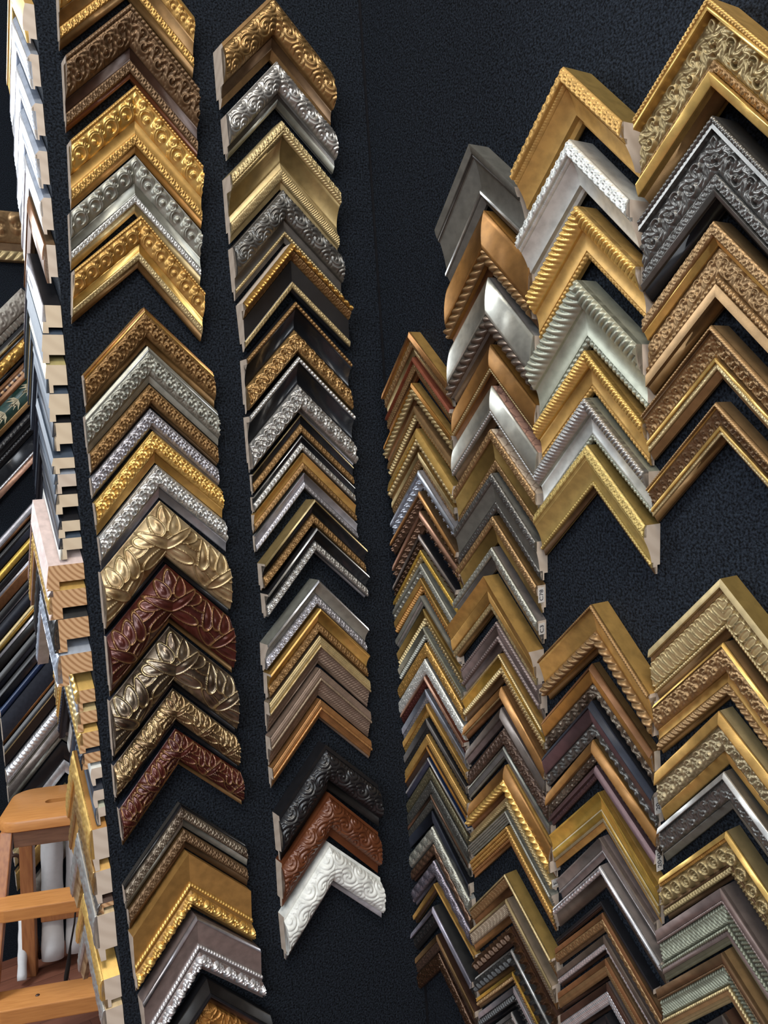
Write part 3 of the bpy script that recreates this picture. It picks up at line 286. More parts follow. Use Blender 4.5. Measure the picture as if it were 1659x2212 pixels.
g23|-0.9420,-0.3872,2.30,0.0740,0.0742,0.0094,0.0120|BZ|dark bronze corner with amber side|30,.9,.9,.1,-,WO;70,.8,.5,.1,bask,BN2
g24|-0.9413,-0.4027,2.38,0.0756,0.0751,0.0068,0.0120|NV|blue violet corner with mirror silver side|30,.9,.9,.1,-,SB;70,.8,.5,.1,bask,NB2
g25|-0.9389,-0.4152,2.76,0.0742,0.0731,0.0113,0.0130|GD|mossy gold corner with stippled face|100,.8,.6,.15,crum,GM2
g26|-0.9386,-0.4329,2.14,0.0730,0.0714,0.0123,0.0130|GR|grey green corner with stippled face|100,.8,.6,.15,crum,GM3
g27|-0.9385,-0.4521,1.26,0.0724,0.0712,0.0131,0.0130|GR|slate corner with stippled face and bronze side|30,.9,.9,0,-,BZ3;70,.8,.6,.15,crum,GM3
g28|-0.9398,-0.4756,-1.72,0.0717,0.0725,0.0118,0.0130|K|blue black corner with plain face|100,.8,.7,.1,-,NB
g29|-0.9420,-0.4977,0.35,0.0733,0.0737,0.0152,0.0130|S|soft silver corner with wavy carving|100,.8,.7,.15,wave,SC
g30|-0.9414,-0.5216,0.07,0.0743,0.0743,0.0130,0.0130|BZ|dark bronze corner with scale carving|80,.8,.7,.15,wave,BZ3;20,.5,.4,0,-,BN
g31|-0.9434,-0.5453,2.45,0.0742,0.0698,0.0182,0.0130|SL|violet silver corner with scale carving|80,.8,.7,.15,wave,SL2;20,.5,.4,0,-,SL2
g32|-0.9420,-0.5765,5.17,0.0759,0.0722,0.0082,0.0150|G|narrow gold and brown corner with nibbled edge|50,.9,.8,.1,-,GY;50,.6,.5,.1,scroll,BZ3
g33|-0.9416,-0.6069,2.07,0.0743,0.0728,0.0193,0.0200|GK|black green corner with chrome violet side|26,.9,1,.1,-,SI2;56,.7,.6,.1,flor,GK;18,.6,.4,0,-,GK
g34|-0.9426,-0.6482,1.16,0.0759,0.0727,0.0163,0.0160|BN|rough brown corner with gold pinstripes|34,.9,.9,.1,-,BG;66,.8,.6,.05,crum,BN2
g35|-0.9442,-0.6752,0.10,0.0745,0.0740,0.0168,0.0150|BN|rough dark corner, lowest of its column|100,.8,.6,.05,crum,BN3
#C
q0|-0.0765,0.5915,0.00,0.0735,0.0735,0.0298,0.0135|GY|gold faced corner with pale end, cut by the photo's top|70,.7,1,.1,-,GY;30,.9,.8,0,-,GB|0.88
q1|-0.0765,0.5382,0.00,0.0735,0.0735,0.0266,0.0131|SI|silver blue ribbed corner with slanted pale end|12,.6,.9,0,-,SI;10,.95,1,.1,-,SB;50,.9,.8,.1,rib,SI;28,.9,.8,.1,-,SB|0.90
q2|-0.0765,0.4860,0.00,0.0735,0.0735,0.0278,0.0131|SI|icy silver corner with two bright ridges|12,.6,.9,0,-,SI;10,.95,1,.1,-,SB;50,.9,.8,.1,rib,SI;28,.9,.8,.1,-,SB|0.87
q3|-0.0765,0.4352,0.00,0.0735,0.0735,0.0287,0.0140|SI|icy silver corner with three bright ridges|12,.6,.9,0,-,SI;10,.95,1,.1,-,SB;50,.9,.8,.1,rib,SI;28,.9,.8,.1,-,SB|0.88
q4|-0.0765,0.3849,0.00,0.0735,0.0735,0.0282,0.0131|SI|blue silver corner whose face glares white|12,.6,.9,0,-,SI;40,.95,1,.1,-,SB;48,.9,.8,.1,-,SI|0.87
q5|-0.0765,0.3339,0.00,0.0735,0.0735,0.0297,0.0150|BZ|copper brown faced corner with black top|40,.8,1,.1,-,BZ2;60,.9,.8,.1,-,BZ3|0.83
q6|-0.0765,0.2680,0.00,0.0735,0.0735,0.0217,0.0213|K|black topped square corner, silver scratched face|60,.9,1,0,-,SL;40,.95,1,0,-,K|0.79
q7|-0.0765,0.2358,0.00,0.0735,0.0735,0.0221,0.0242|BL|slate blue corner leaning slightly, square pale end|60,.9,1,0,-,BL;40,.95,1,0,-,BL|0.71
q8|-0.0765,0.2025,0.00,0.0735,0.0735,0.0218,0.0232|YL|grey corner with a dull yellow face|50,.9,1,0,-,YL;50,.95,1,0,-,BL|0.72
q9|-0.0765,0.1706,0.00,0.0735,0.0735,0.0216,0.0223|BL|pale blue grey corner with square cream end|50,.9,1,0,-,BL;50,.95,1,0,-,BL|0.75
q10|-0.0765,0.1386,0.00,0.0735,0.0735,0.0220,0.0213|K|black blue corner with square cream end|50,.9,1,0,-,NB;50,.95,1,0,-,BL|0.75
q11|-0.0765,0.0999,0.00,0.0735,0.0735,0.0125,0.0247|BL|flat slate corner with thin cream end|50,.9,1,0,-,BL;50,.95,1,0,-,NB|0.67
q12|-0.0765,0.0815,0.00,0.0735,0.0735,0.0152,0.0242|SI|flat pale blue corner with whitish end|50,.9,1,0,-,BL;50,.95,1,0,-,BL|0.64
q13|-0.0765,0.0589,0.00,0.0735,0.0735,0.0153,0.0247|K|flat black corner with thin cream end|50,.9,1,0,-,NB;50,.95,1,0,-,K|0.64
q14|-0.0765,0.0295,0.00,0.0735,0.0735,0.0133,0.0242|K|flat black corner with ridged grain end|50,.9,1,0,-,NB;50,.95,1,0,-,K|0.63
q15|-0.0765,0.0100,0.00,0.0735,0.0735,0.0165,0.0252|BL|flat dark corner just above the pink topped block|50,.9,1,0,-,NB;50,.95,1,0,-,WH|0.56
q16|-0.0765,-0.0190,0.00,0.0735,0.0735,0.0195,0.0416|PK|broad pinkish white block corner with striped pine end|90,.9,1,0,-,PK;10,.95,1,0,-,PK|0.68
q17|-0.0765,-0.0473,0.00,0.0735,0.0735,0.0225,0.0416|GB|broad golden faced corner with arched pine grain|20,.9,1,0,-,TM;60,.95,1,.1,scroll,GB;20,.95,1,0,-,PK|0.62
q18|-0.0765,-0.0798,0.00,0.0735,0.0735,0.0261,0.0392|GK|broad corner with dark carved face and pine end|90,.9,1,.1,scroll,GK;10,.95,1,0,-,K|0.63
q19|-0.0765,-0.1202,0.00,0.0735,0.0735,0.0244,0.0397|SI|broad white blue topped corner with pine end|90,.9,1,.1,scroll,SI;10,.95,1,0,-,SI|0.65
q20|-0.0765,-0.1631,0.00,0.0735,0.0735,0.0170,0.0218|GB|small corner with gold ribs and silver blue top|60,.9,1,.1,rope,GB;40,.95,1,0,-,SI|0.62
q21|-0.0765,-0.1878,0.00,0.0735,0.0735,0.0158,0.0227|GP|small cream topped corner with pine end|60,.9,1,.1,rope,GP;40,.95,1,0,-,GP|0.62
q22|-0.0765,-0.2118,0.00,0.0735,0.0735,0.0162,0.0223|GB|small gold topped corner with dark striped pine end|60,.9,1,.1,rope,GB;40,.95,1,0,-,GB|0.79
q23|-0.0765,-0.2358,0.00,0.0735,0.0735,0.0127,0.0223|NB|small dark corner with curved pine rings|60,.9,1,.1,rope,NB;40,.95,1,0,-,K|0.65
q24|-0.0765,-0.2545,0.00,0.0735,0.0735,0.0141,0.0160|SW|little pale corner with rounded end|100,.7,.7,.2,-,SW|0.62
q25|-0.0765,-0.2804,0.00,0.0735,0.0735,0.0141,0.0155|NB|little dark beaded corner with hooked end|100,.7,.7,.2,-,NB|0.60
q26|-0.0765,-0.3010,0.00,0.0735,0.0735,0.0141,0.0150|SG2|little grey corner with notched end|100,.7,.7,.2,-,BL|0.54
q27|-0.0765,-0.3247,0.00,0.0735,0.0735,0.0343,0.0208|WO|tall orange gold sided corner with big pale end|70,.9,1,.1,scroll,GB;30,.9,.8,0,-,WO|0.74
q28|-0.0765,-0.3739,0.00,0.0735,0.0735,0.0266,0.0213|GY|tall gold edged corner with dark inner face|70,.9,1,.1,scroll,GA;30,.9,.8,0,-,GY|0.75
q29|-0.0765,-0.4126,0.00,0.0735,0.0735,0.0084,0.0194|BN|thin dark walnut corner with wood grain end|100,.8,1,.1,scroll,SD|0.42
q30|-0.0765,-0.4252,0.00,0.0735,0.0735,0.0379,0.0242|CG|tall corner with speckled cream gold side|70,.9,1,.1,scroll,SA;30,.9,.8,0,-,CG|0.77
q31|-0.0765,-0.5012,0.00,0.0735,0.0735,0.0242,0.0232|GB|corner with crackled gold side near the bottom|70,.9,1,.1,crum,GB;30,.9,.8,0,-,CG|0.77
q32|-0.0765,-0.5372,0.00,0.0735,0.0735,0.0267,0.0242|CG|lowest corner, silver faced, cut by the photo's bottom|70,.9,1,.1,scroll,SA;30,.9,.8,0,-,CG|0.76
#D
w0|0.5880,0.6393,0,.182,.182,0.0777,.03|CG3|worn grey cream corner with carved edge|70,.8,.9,.2,acan,CG3;30,.7,.5,.1,dent,CG3
w1|0.5880,0.5267,0,.182,.182,0.0211,.03|K|slim black corner under the grey cream one|60,.7,.9,.1,-,K;40,.8,.5,0,-,GP
w2|0.5880,0.4941,0,.182,.182,0.0548,.03|GX|ornate gold corner with black flower centres|10,.8,.9,.1,-,K;70,.8,.7,.3,fruit,GX;20,.5,.4,0,-,K
w3|0.5880,0.4098,0,.182,.182,0.1049,.03|WO2|wooden corner with checkered edge and green bamboo panel|12,.8,.9,0,-,BZ2;9,.9,.9,0,chk,WO2;17,.9,.8,0,-,BZ2;48,.7,.7,0,bamb,GN;14,.8,.6,.1,-,GD
w4|0.5880,0.2438,0,.182,.182,0.0289,.03|K|black corner with knobbly edge|60,.8,.9,.3,scroll,K;40,.6,.5,0,-,K
w5|0.5880,0.2002,0,.182,.182,0.0212,.03|K|gloss black corner with bluish twisted edge|60,.8,.9,.3,rope,K;40,.6,.5,0,-,K
w6|0.5880,0.1675,0,.182,.182,0.0617,.03|K|wide black corner with white dots and pink silver rod|60,.7,.8,.1,-,KB;12,.8,.8,.1,bead,SB;28,.8,.8,.3,-,CP
w7|0.5880,-0.0386,0,.182,.182,0.0280,.03|SL|lilac silver lined corner|30,.8,.9,.1,-,SL;30,.9,.9,.1,-,SL;40,.8,.5,0,-,BZ2
w8|0.5880,-0.0823,0,.182,.182,0.0338,.03|K|dark teal black lined corner|40,.8,.9,.3,-,K;60,.8,.6,.1,-,NB
w9|0.5880,-0.1342,0,.182,.182,0.0222,.03|GZ|yellow gold rounded corner|100,.6,.6,.4,-,GZ
w10|0.5880,-0.1698,0,.182,.182,0.0174,.03|K|plain black narrow corner|100,.7,.6,.2,-,K
w11|0.5880,-0.1972,0,.182,.182,0.0387,.03|TM|rosy brown corner with pale edge|20,.8,.9,.2,-,SL;80,.9,.6,.1,-,BZ2
w12|0.5880,-0.2546,0,.182,.182,0.0242,.03|K|black corner with thin silver edge|80,.7,.8,.1,-,K;20,.8,.6,.2,-,SL
w13|0.5880,-0.2916,0,.182,.182,0.0320,.03|NB|blue black corner with small gold ornament|100,.6,.6,.4,-,NB
w14|0.5880,-0.3423,0,.182,.182,0.0204,.03|GP|ribbed pale gold corner|50,.7,.8,.2,-,GP;50,.8,.6,.2,-,GZ
w15|0.5880,-0.3779,0,.182,.182,0.0359,.03|GR|charcoal corner with silver violet edge|20,.7,.9,.2,-,SL;80,.7,.6,.3,-,GK
w16|0.5880,-0.4342,0,.182,.182,0.0349,.03|K|black stepped corner|50,.7,.9,.1,-,K;50,.7,.5,.1,-,NB
w17|0.5880,-0.4877,0,.182,.182,0.0359,.03|K|black corner with two thin ridges|30,.7,.9,.1,-,K;70,.7,.5,.1,-,KB
w18|0.5880,-0.5426,0,.182,.182,0.0185,.03|NV|shiny navy blue rod corner|100,.6,.6,.4,-,NV
w19|0.5880,-0.5728,0,.182,.182,0.0632,.03|NB|broad navy black corner with copper inner edge|84,.7,.8,.1,-,NB;16,.8,.5,.1,-,CU
w20|0.5880,-0.6649,0,.182,.182,0.0486,.03|K|black corner with thin gold line|30,.7,.9,.1,-,K;10,.8,.8,.1,-,GP;60,.7,.5,0,-,K
w21|0.5880,-0.7446,0,.182,.182,0.0370,.03|SB|blue corner with scalloped silver cap at its apex|100,.6,.6,.4,gadb,SB
w22|0.5880,-0.8024,0,.182,.182,0.0448,.03|CG3|silver beige plain corner|60,.9,.8,0,-,TS2;40,.6,.5,0,-,SC
w23|0.5880,-0.8713,0,.182,.182,0.0419,.03|K|plain black corner above the stool|100,.8,.7,.1,-,K
w24|0.5880,-0.9347,0,.182,.182,0.0312,.03|SB|bright silver corner above the stool|100,.8,.7,.2,-,SB
w25|0.5880,-1.0202,0,.182,.182,0.0342,.03|GP|pale gold corner glimpsed under the stool seat|100,.8,.7,.2,-,GP
w26|0.5880,-1.0892,0,.182,.182,0.0440,.03|GD|dull gold corner glimpsed behind the stool leg|100,.8,.7,.2,-,GY
w27|0.5880,-1.1860,0,.182,.182,0.0391,.03|CG3|beige corner glimpsed behind the stool steps|100,.8,.7,.2,-,CG3
'''
# ---------------------------------------------------------------- carved relief patterns: t = distance along in band widths, v = 0..1 across
def fr(x): return x-np.floor(x)
def dome(r): return np.sqrt(np.clip(1-r*r,0,1))
def lobes(t, v, P, L, rimw=.12):
    """overlapping petals painted one over the other, each a shallow dish with a raised rim"""
    h = np.full(t.shape, .12); rim = np.zeros(t.shape)
    for rep in (-2,-1,0,1,2):
        tt = fr(t/P)*P - rep*P
        for (cx,cy,a,b,ang,hh) in L:
            c,s = math.cos(ang), math.sin(ang); x = (tt-cx)*c+(v-cy)*s; y = -(tt-cx)*s+(v-cy)*c
            w_ = 1+.35*x/a
            r = np.sqrt((x/a)**2+(y/(b*w_))**2); ins = r < 1
            hv = hh*(.55+.25*dome(r*.9)) - .16*np.exp(-((r-.55)/.3)**2)
            g = np.exp(-((r-.93)/rimw)**2); hv = hv+.32*g
            h = np.where(ins, hv, h); rim = np.where(ins, g, rim)
    return h, rim
def pat_h(p, t, v):
    env = np.clip(np.minimum(v,1-v)*6,0,1)**.6; tp = 2*math.pi; rim = None
    if p == 'bead': h = dome(np.sqrt((2*fr(t/1.05)-1)**2+(2*v-1)**2))
    elif p == 'ball': h = .2*env+dome(np.sqrt(((2*fr(t/1.5)-1)*1.25)**2+((2*v-1)*1.0)**2))
    elif p == 'rope': h = np.abs(np.sin(math.pi*(t/.85+v*.9)))**.7*np.sqrt(np.clip(1-(2*v-1)**2,0,1))
    elif p == 'gad': h = np.abs(np.sin(math.pi*(t/.24+.8*v*v)))**.6*env
    elif p == 'gadb':
        ph = t/.36+1.1*v*v; k = fr(ph); h = (np.clip(np.sin(math.pi*k),0,1)**.6)*(1-v**2.2)*np.clip(v*7,0,1)**.5*(.75+.3*k)
    elif p == 'egg':
        k = 2*fr(t/.40)-1; r = np.sqrt(k**2*1.0+((v-.5)*2.05)**4); h = .5*dome(r)+.5*np.exp(-((r-.82)/.13)**2)
    elif p == 'dent': h = np.clip(2.2*(1-np.abs(2*fr(t/.7)-1))-.6,0,1)*env
    elif p == 'stud':
        k = fr(t/1.0+.25*v); h = np.clip(1.6-3.4*np.abs(k-.5)-1.3*np.abs(v-.45),0,1)+.15*np.abs(np.sin(tp*t*1.5))
    elif p == 'bask': h = (.5+.5*np.sin(tp*(t/.30+v*1.4)))*.35*env+.12*np.sin(tp*v*3)
    elif p == 'rib': h = .5+.5*np.sin(tp*v*4)
    elif p == 'vine':
        a = tp*t/1.6; c = .5+.27*np.sin(a); h = np.exp(-((v-c)/.07)**2)
        for ph,cy in ((.25,.3),(.75,.7)):
            r = np.sqrt((2*(fr(t/1.6)-ph)*1.6)**2+((v-cy)*2)**2); h = np.maximum(h, .9*np.exp(-((r-.22)/.1)**2)+.9*dome(r*9)); h = np.maximum(h,.5*np.exp(-((r-.5)/.07)**2))
        h += .05*np.sin(40*t)*np.sin(50*v)
    elif p == 'ring':
        r = np.sqrt((2*fr(t/.95)-1)**2+((v-.5)*2)**2)
        h = np.exp(-((r-.75)/.16)**2)+.7*np.exp(-((r-.42)/.1)**2)+dome(r*4.2)*.8
        h *= np.clip(v*6,0,1)
    elif p in ('shell',):
        P_ = 1.12; x = (fr(t/P_)-.5)*P_; y = v-.60; r = np.sqrt(x*x+y*y); th = np.arctan2(x,-y+1e-6)
        fan = (.5+.5*np.abs(np.cos(th*4.5)))*np.clip(1.15-r/.17,0,1)
        xa = x+.10; ra = np.sqrt(xa*xa*.8+(y+.02)**2)
        arcs = (.40+.42*np.abs(np.sin(ra*30))**.8)*np.clip((ra-.19)*14,0,1)*np.clip((.50-ra)*12,0,1)*np.clip(1.0-(x+.2)*2.2,0,1)
        x2 = (fr(t/P_+.62)-.5)*P_; bul = dome(np.sqrt(((x2+.3*(v-.2))/.20)**2+((v-.2)/.21)**2))
        xc = x2-.06; rc = np.sqrt(xc*xc+(v-.42)**2); curl = (.45+.4*np.abs(np.sin(rc*26)))*np.clip((.34-rc)*10,0,1)*np.clip((xc+.3)*4,0,1)
        h = np.maximum.reduce([fan*.85, arcs*.85, bul*1.0, curl*.8, .12+0*v])*env
    elif p in ('acan','scroll','flor','spri','fruit','wave','crum'):
        if p == 'wave':
            best = np.full(t.shape, 9.); thb = np.zeros(t.shape)
            for o_,cy,st_ in ((0,.12,1),(.5,.88,-1),(.27,.55,1)):
                x = (fr(t/1.3+o_)-.5)*1.3; y = v-cy; r = np.sqrt(x*x*.75+y*y); m_ = r < best
                best = np.where(m_, r, best); thb = np.where(m_, st_*np.arctan2(y,x), thb)
            a = tp*t/1.3
            h = .45*(.5+.5*np.cos(a*1.0+3.5*v))+.30*np.clip(.45-best,0,1)/.45+.30*np.abs(np.sin(best*17+.9*thb+.6*np.sin(a)))**.8; h *= env**.6
        elif p == 'crum':
            h = np.abs(np.sin(9*t+4*np.sin(7*v+3*t)))*.5+np.abs(np.sin(11*v+5*np.sin(8*t)))*.5; h *= env
        elif p == 'fruit':
            k = fr(t/1.5); h = .95*dome(np.sqrt(((k-.22)*1.5/.42)**2+((v-.5)/.46)**2))
            for q_,vv in ((.5,.3),(.52,.7),(.68,.35),(.7,.72),(.86,.5)): h = np.maximum(h,.8*dome(np.sqrt(((k-q_)*1.5/.16)**2+((v-vv)/.22)**2)))
            h = h*(.85+.15*np.sin(22*t+9*v))
        elif p == 'spri':
            k = fr(t/1.0); h = .18*np.abs(np.sin(3*t+5*v))
            for q_,vv in ((.3,.35),(.45,.6),(.6,.3),(.5,.45)): h = np.maximum(h,dome(np.sqrt(((k-q_)/.10)**2+((v-vv)/.13)**2)))
        else:
            P_ = {'acan':.85,'scroll':.95,'flor':1.15}[p]; h = np.zeros(t.shape)
            for o_,cy,sg in ((0,.36,1),(.5,.64,-1)):
                x = (fr(t/P_+o_)-.5)*P_; y = (v-cy)*sg; r = np.sqrt(x*x+y*y)+1e-4; th = np.arctan2(y,x)
                sp = .5+.5*np.cos(th-2.1*np.log(r/.05)*1.6); R_ = {'acan':.36,'scroll':.42,'flor':.40}[p]
                m_ = np.clip((R_-r)*9,0,1)
                arm = (sp**1.6)*m_*(1.05-r*1.1); lf = .55*np.abs(np.sin(th*3.5+r*9))*np.clip((r-.6*R_)*8,0,1)*np.clip((R_*1.75-r)*6,0,1)
                core = dome(r/.07)
                h = np.maximum.reduce([h, arm, lf, core])
            if p == 'acan':
                h = np.maximum(h, .8*np.abs(np.sin(math.pi*(t/.17+.9*v+.35*np.sin(tp*t/.85))))*np.clip(np.abs(v-.5)*3.0-.75,0,1))
            h *= env
    elif p == 'lobe':
        L = [(1.30,.80,.50,.13,-.15,.45),(.55,.82,.42,.12,.2,.45),(.20,.40,.42,.15,.95,.6),(1.52,.30,.30,.17,-.5,.65),(.46,.30,.34,.17,.75,.7),(.74,.27,.30,.17,1.15,.78),(1.22,.34,.34,.15,-.9,.7),(1.02,.50,.52,.14,1.9,.95)]
        h, rim = lobes(t, v, 1.65, L, .075); h *= env**.5
    else: h = np.zeros(t.shape)
    return h, rim
AMP = {'bead':.42,'ball':.5,'rope':.42,'gad':.22,'gadb':.27,'egg':.2,'dent':.32,'stud':.38,'bask':.14,'rib':.05,'vine':.26,'ring':.32,'shell':.22,'acan':.26,'scroll':.27,'flor':.2,'spri':.35,'fruit':.42,'wave':.28,'crum':.18,'lobe':.25}
PARTNAME = {'bead':'beading','ball':'ball_row','rope':'rope_band','gad':'fluted_band','gadb':'gadroon_band','egg':'fluted_band','dent':'notched_band','stud':'stud_band','bask':'woven_band','rib':'ribbed_band','vine':'vine_band','ring':'rosette_band','shell':'shell_carving','acan':'leaf_carving','scroll':'scroll_carving','flor':'scroll_carving','spri':'sprig_carving','fruit':'fruit_carving','wave':'wave_carving','crum':'foliage_carving','lobe':'lobe_carving'}
ROOT2 = 2**.5
def hatch(name, rgb, line):
    if name in MATS: return MATS[name]
    m = bpy.data.materials.new(name); N, L = nodes(m); p = N['Principled BSDF']; p.inputs['Roughness'].default_value=.6
    t = N.new('ShaderNodeTexCoord'); mp = N.new('ShaderNodeMapping'); mp.inputs['Scale'].default_value=(1,1,.55); L.new(t.outputs['Object'],mp.inputs[0])
    vo = N.new('ShaderNodeTexVoronoi'); vo.feature='DISTANCE_TO_EDGE'; vo.inputs['Scale'].default_value=120; L.new(mp.outputs[0],vo.inputs['Vector'])
    r = N.new('ShaderNodeValToRGB'); r.color_ramp.elements[0].color=(*line,1); r.color_ramp.elements[1].color=(*rgb,1); r.color_ramp.elements[1].position=.06
    L.new(vo.outputs['Distance'],r.inputs[0]); L.new(r.outputs[0],p.inputs['Base Color']); MATS[name]=m; return m
SIDE = {'f4':lambda:hatch('pink_side_with_pencil_scribble',(.60,.34,.24),(.2,.1,.08)),'f5':lambda:hatch('cream_side_with_pencil_scribble',(.66,.52,.38),(.25,.15,.1)),
 'c2_11':lambda:M('GC'),'c2_4':lambda:PALEWOOD}
for _k in ('c1_11','c1_12','c1_13','c1_14','c1_15'): SIDE[_k] = lambda:M('NB')
for _k in ('e0','e6','d5','f20'): SIDE[_k] = lambda:M('GD2')
def loft(name, side, ss, top, bot, mats, parent, cap=1, smooth_top=True, top_m=0, side_m=None):
    """top: (nu, ns, [u,z]) ; bot: list of (u,z) closing the section. sweeps along the leg, both ends cut vertically"""
    nu, ns = top.shape[:2]; nb = len(bot); n = nu+nb
    U = np.zeros((ns,n)); Z = np.zeros((ns,n))
    U[:,:nu] = top[:,:,0].T; Z[:,:nu] = top[:,:,1].T
    for j,(u,z) in enumerate(bot): U[:,nu+j] = u; Z[:,nu+j] = z
    X = side*ss[:,None]/ROOT2+0*U; Y = -(ss[:,None]+2*U)/ROOT2
    V = np.stack([X,Y,Z],-1).reshape(-1,3)
    i = np.arange(ns-1)[:,None]*n; j = np.arange(n)[None,:]; j2 = (j+1)%n
    Q = np.stack([i+j, i+j2, i+n+j2, i+n+j],-1).reshape(-1,4)
    if side > 0: Q = Q[:,::-1]
    nq = len(Q); me = bpy.data.meshes.new(name)
    c0 = np.arange(n); c1 = np.arange(n)+(ns-1)*n
    if side > 0: c1 = c1[::-1]
    else: c0 = c0[::-1]
    # caps as n-gons
    me.vertices.add(len(V)); me.vertices.foreach_set('co', V.astype(np.float32).ravel())
    me.loops.add(nq*4+2*n); me.loops.foreach_set('vertex_index', np.concatenate([Q.ravel(),c0[::-1],c1[::-1]]).astype(np.int32))
    me.polygons.add(nq+2)
    st = np.concatenate([np.arange(nq)*4,[nq*4,nq*4+n]]).astype(np.int32); me.polygons.foreach_set('loop_start', st)
    sm = np.tile(np.arange(n)<nu-1, ns-1) if smooth_top else np.zeros(nq,bool)
    me.polygons.foreach_set('use_smooth', np.concatenate([sm,[False,False]]))
    mi = np.zeros(nq+2,np.int32); mi[:nq] = top_m; mi[nq:] = cap
    if side_m is not None: mi[n-1:nq:n] = side_m
    me.polygons.foreach_set('material_index', mi)
    for m in mats: me.materials.append(m)
    me.update(calc_edges=True); me.validate()
    o = bpy.data.objects.new(name, me); COL.objects.link(o); o.parent = parent; return o
def rim_mat(code, rimcode):
    key = code+'_rim'
    if key not in MATS:
        p, q_ = PAL[code], PAL[rimcode]
        m = make_mat(p[3].replace(' ','_')+'_with_gilt_edges', p[0], p[1], p[2], .14, p[4] if len(p)>4 else None, nscale=45, bump=.08)
        N, L = m.node_tree.nodes, m.node_tree.links; b = N['Principled BSDF']
        a = N.new('ShaderNodeAttribute'); a.attribute_name = 'gilt'
        src = b.inputs['Base Color'].links[0].from_socket; mx = N.new('ShaderNodeMix'); mx.data_type='RGBA'
        L.new(a.outputs['Fac'], mx.inputs[0]); L.new(src, mx.inputs[6]); mx.inputs[7].default_value=(*q_[0],1); L.new(mx.outputs[2], b.inputs['Base Color'])
        m2 = N.new('ShaderNodeMapRange'); m2.inputs[3].default_value=p[1]; m2.inputs[4].default_value=.9; L.new(a.outputs['Fac'], m2.inputs[0]); L.new(m2.outputs[0], b.inputs['Metallic'])
        MATS[key] = m
    return MATS[key]
GROUPS = {'c1':('leftmost facing column','frame corners in the leftmost facing column'),'c2':('column left of crease','frame corners in the column left of the crease'),
 'g':('first column right of crease','frame corners in the first column right of the crease'),'f':('second column right of crease','frame corners in the second column right of the crease'),
 'e':('third column right of crease','frame corners in the third column right of the crease'),'d':('rightmost column','frame corners in the rightmost column'),
 'q':('edge-on left column','frame corners seen edge-on at the left'),'w':('far back column','frame corners on the far back wall')}
def ordn(k): return '%d%s'%(k, 'th' if 10<k%100<14 else {1:'st',2:'nd',3:'rd'}.get(k%10,'th'))
Xc = Vector((-.05,-1,0)).normalized()
def frame(k):
    if k in ('c1','c2'): X, O = Vector((1,0,0)), Vector((0,1,0))
    elif k == 'w': X, O = Vector((1,0,0)), Vector((0,3.05,0))
    elif k == 'q': X, O = Xc, Vector((.235,1,0))
    else: X, O = Vector((0,-1,0)), Vector((XC,0,0))
    Y = Vector((0,0,1)); return X, Y, X.cross(Y), O
count = {}
END = {}
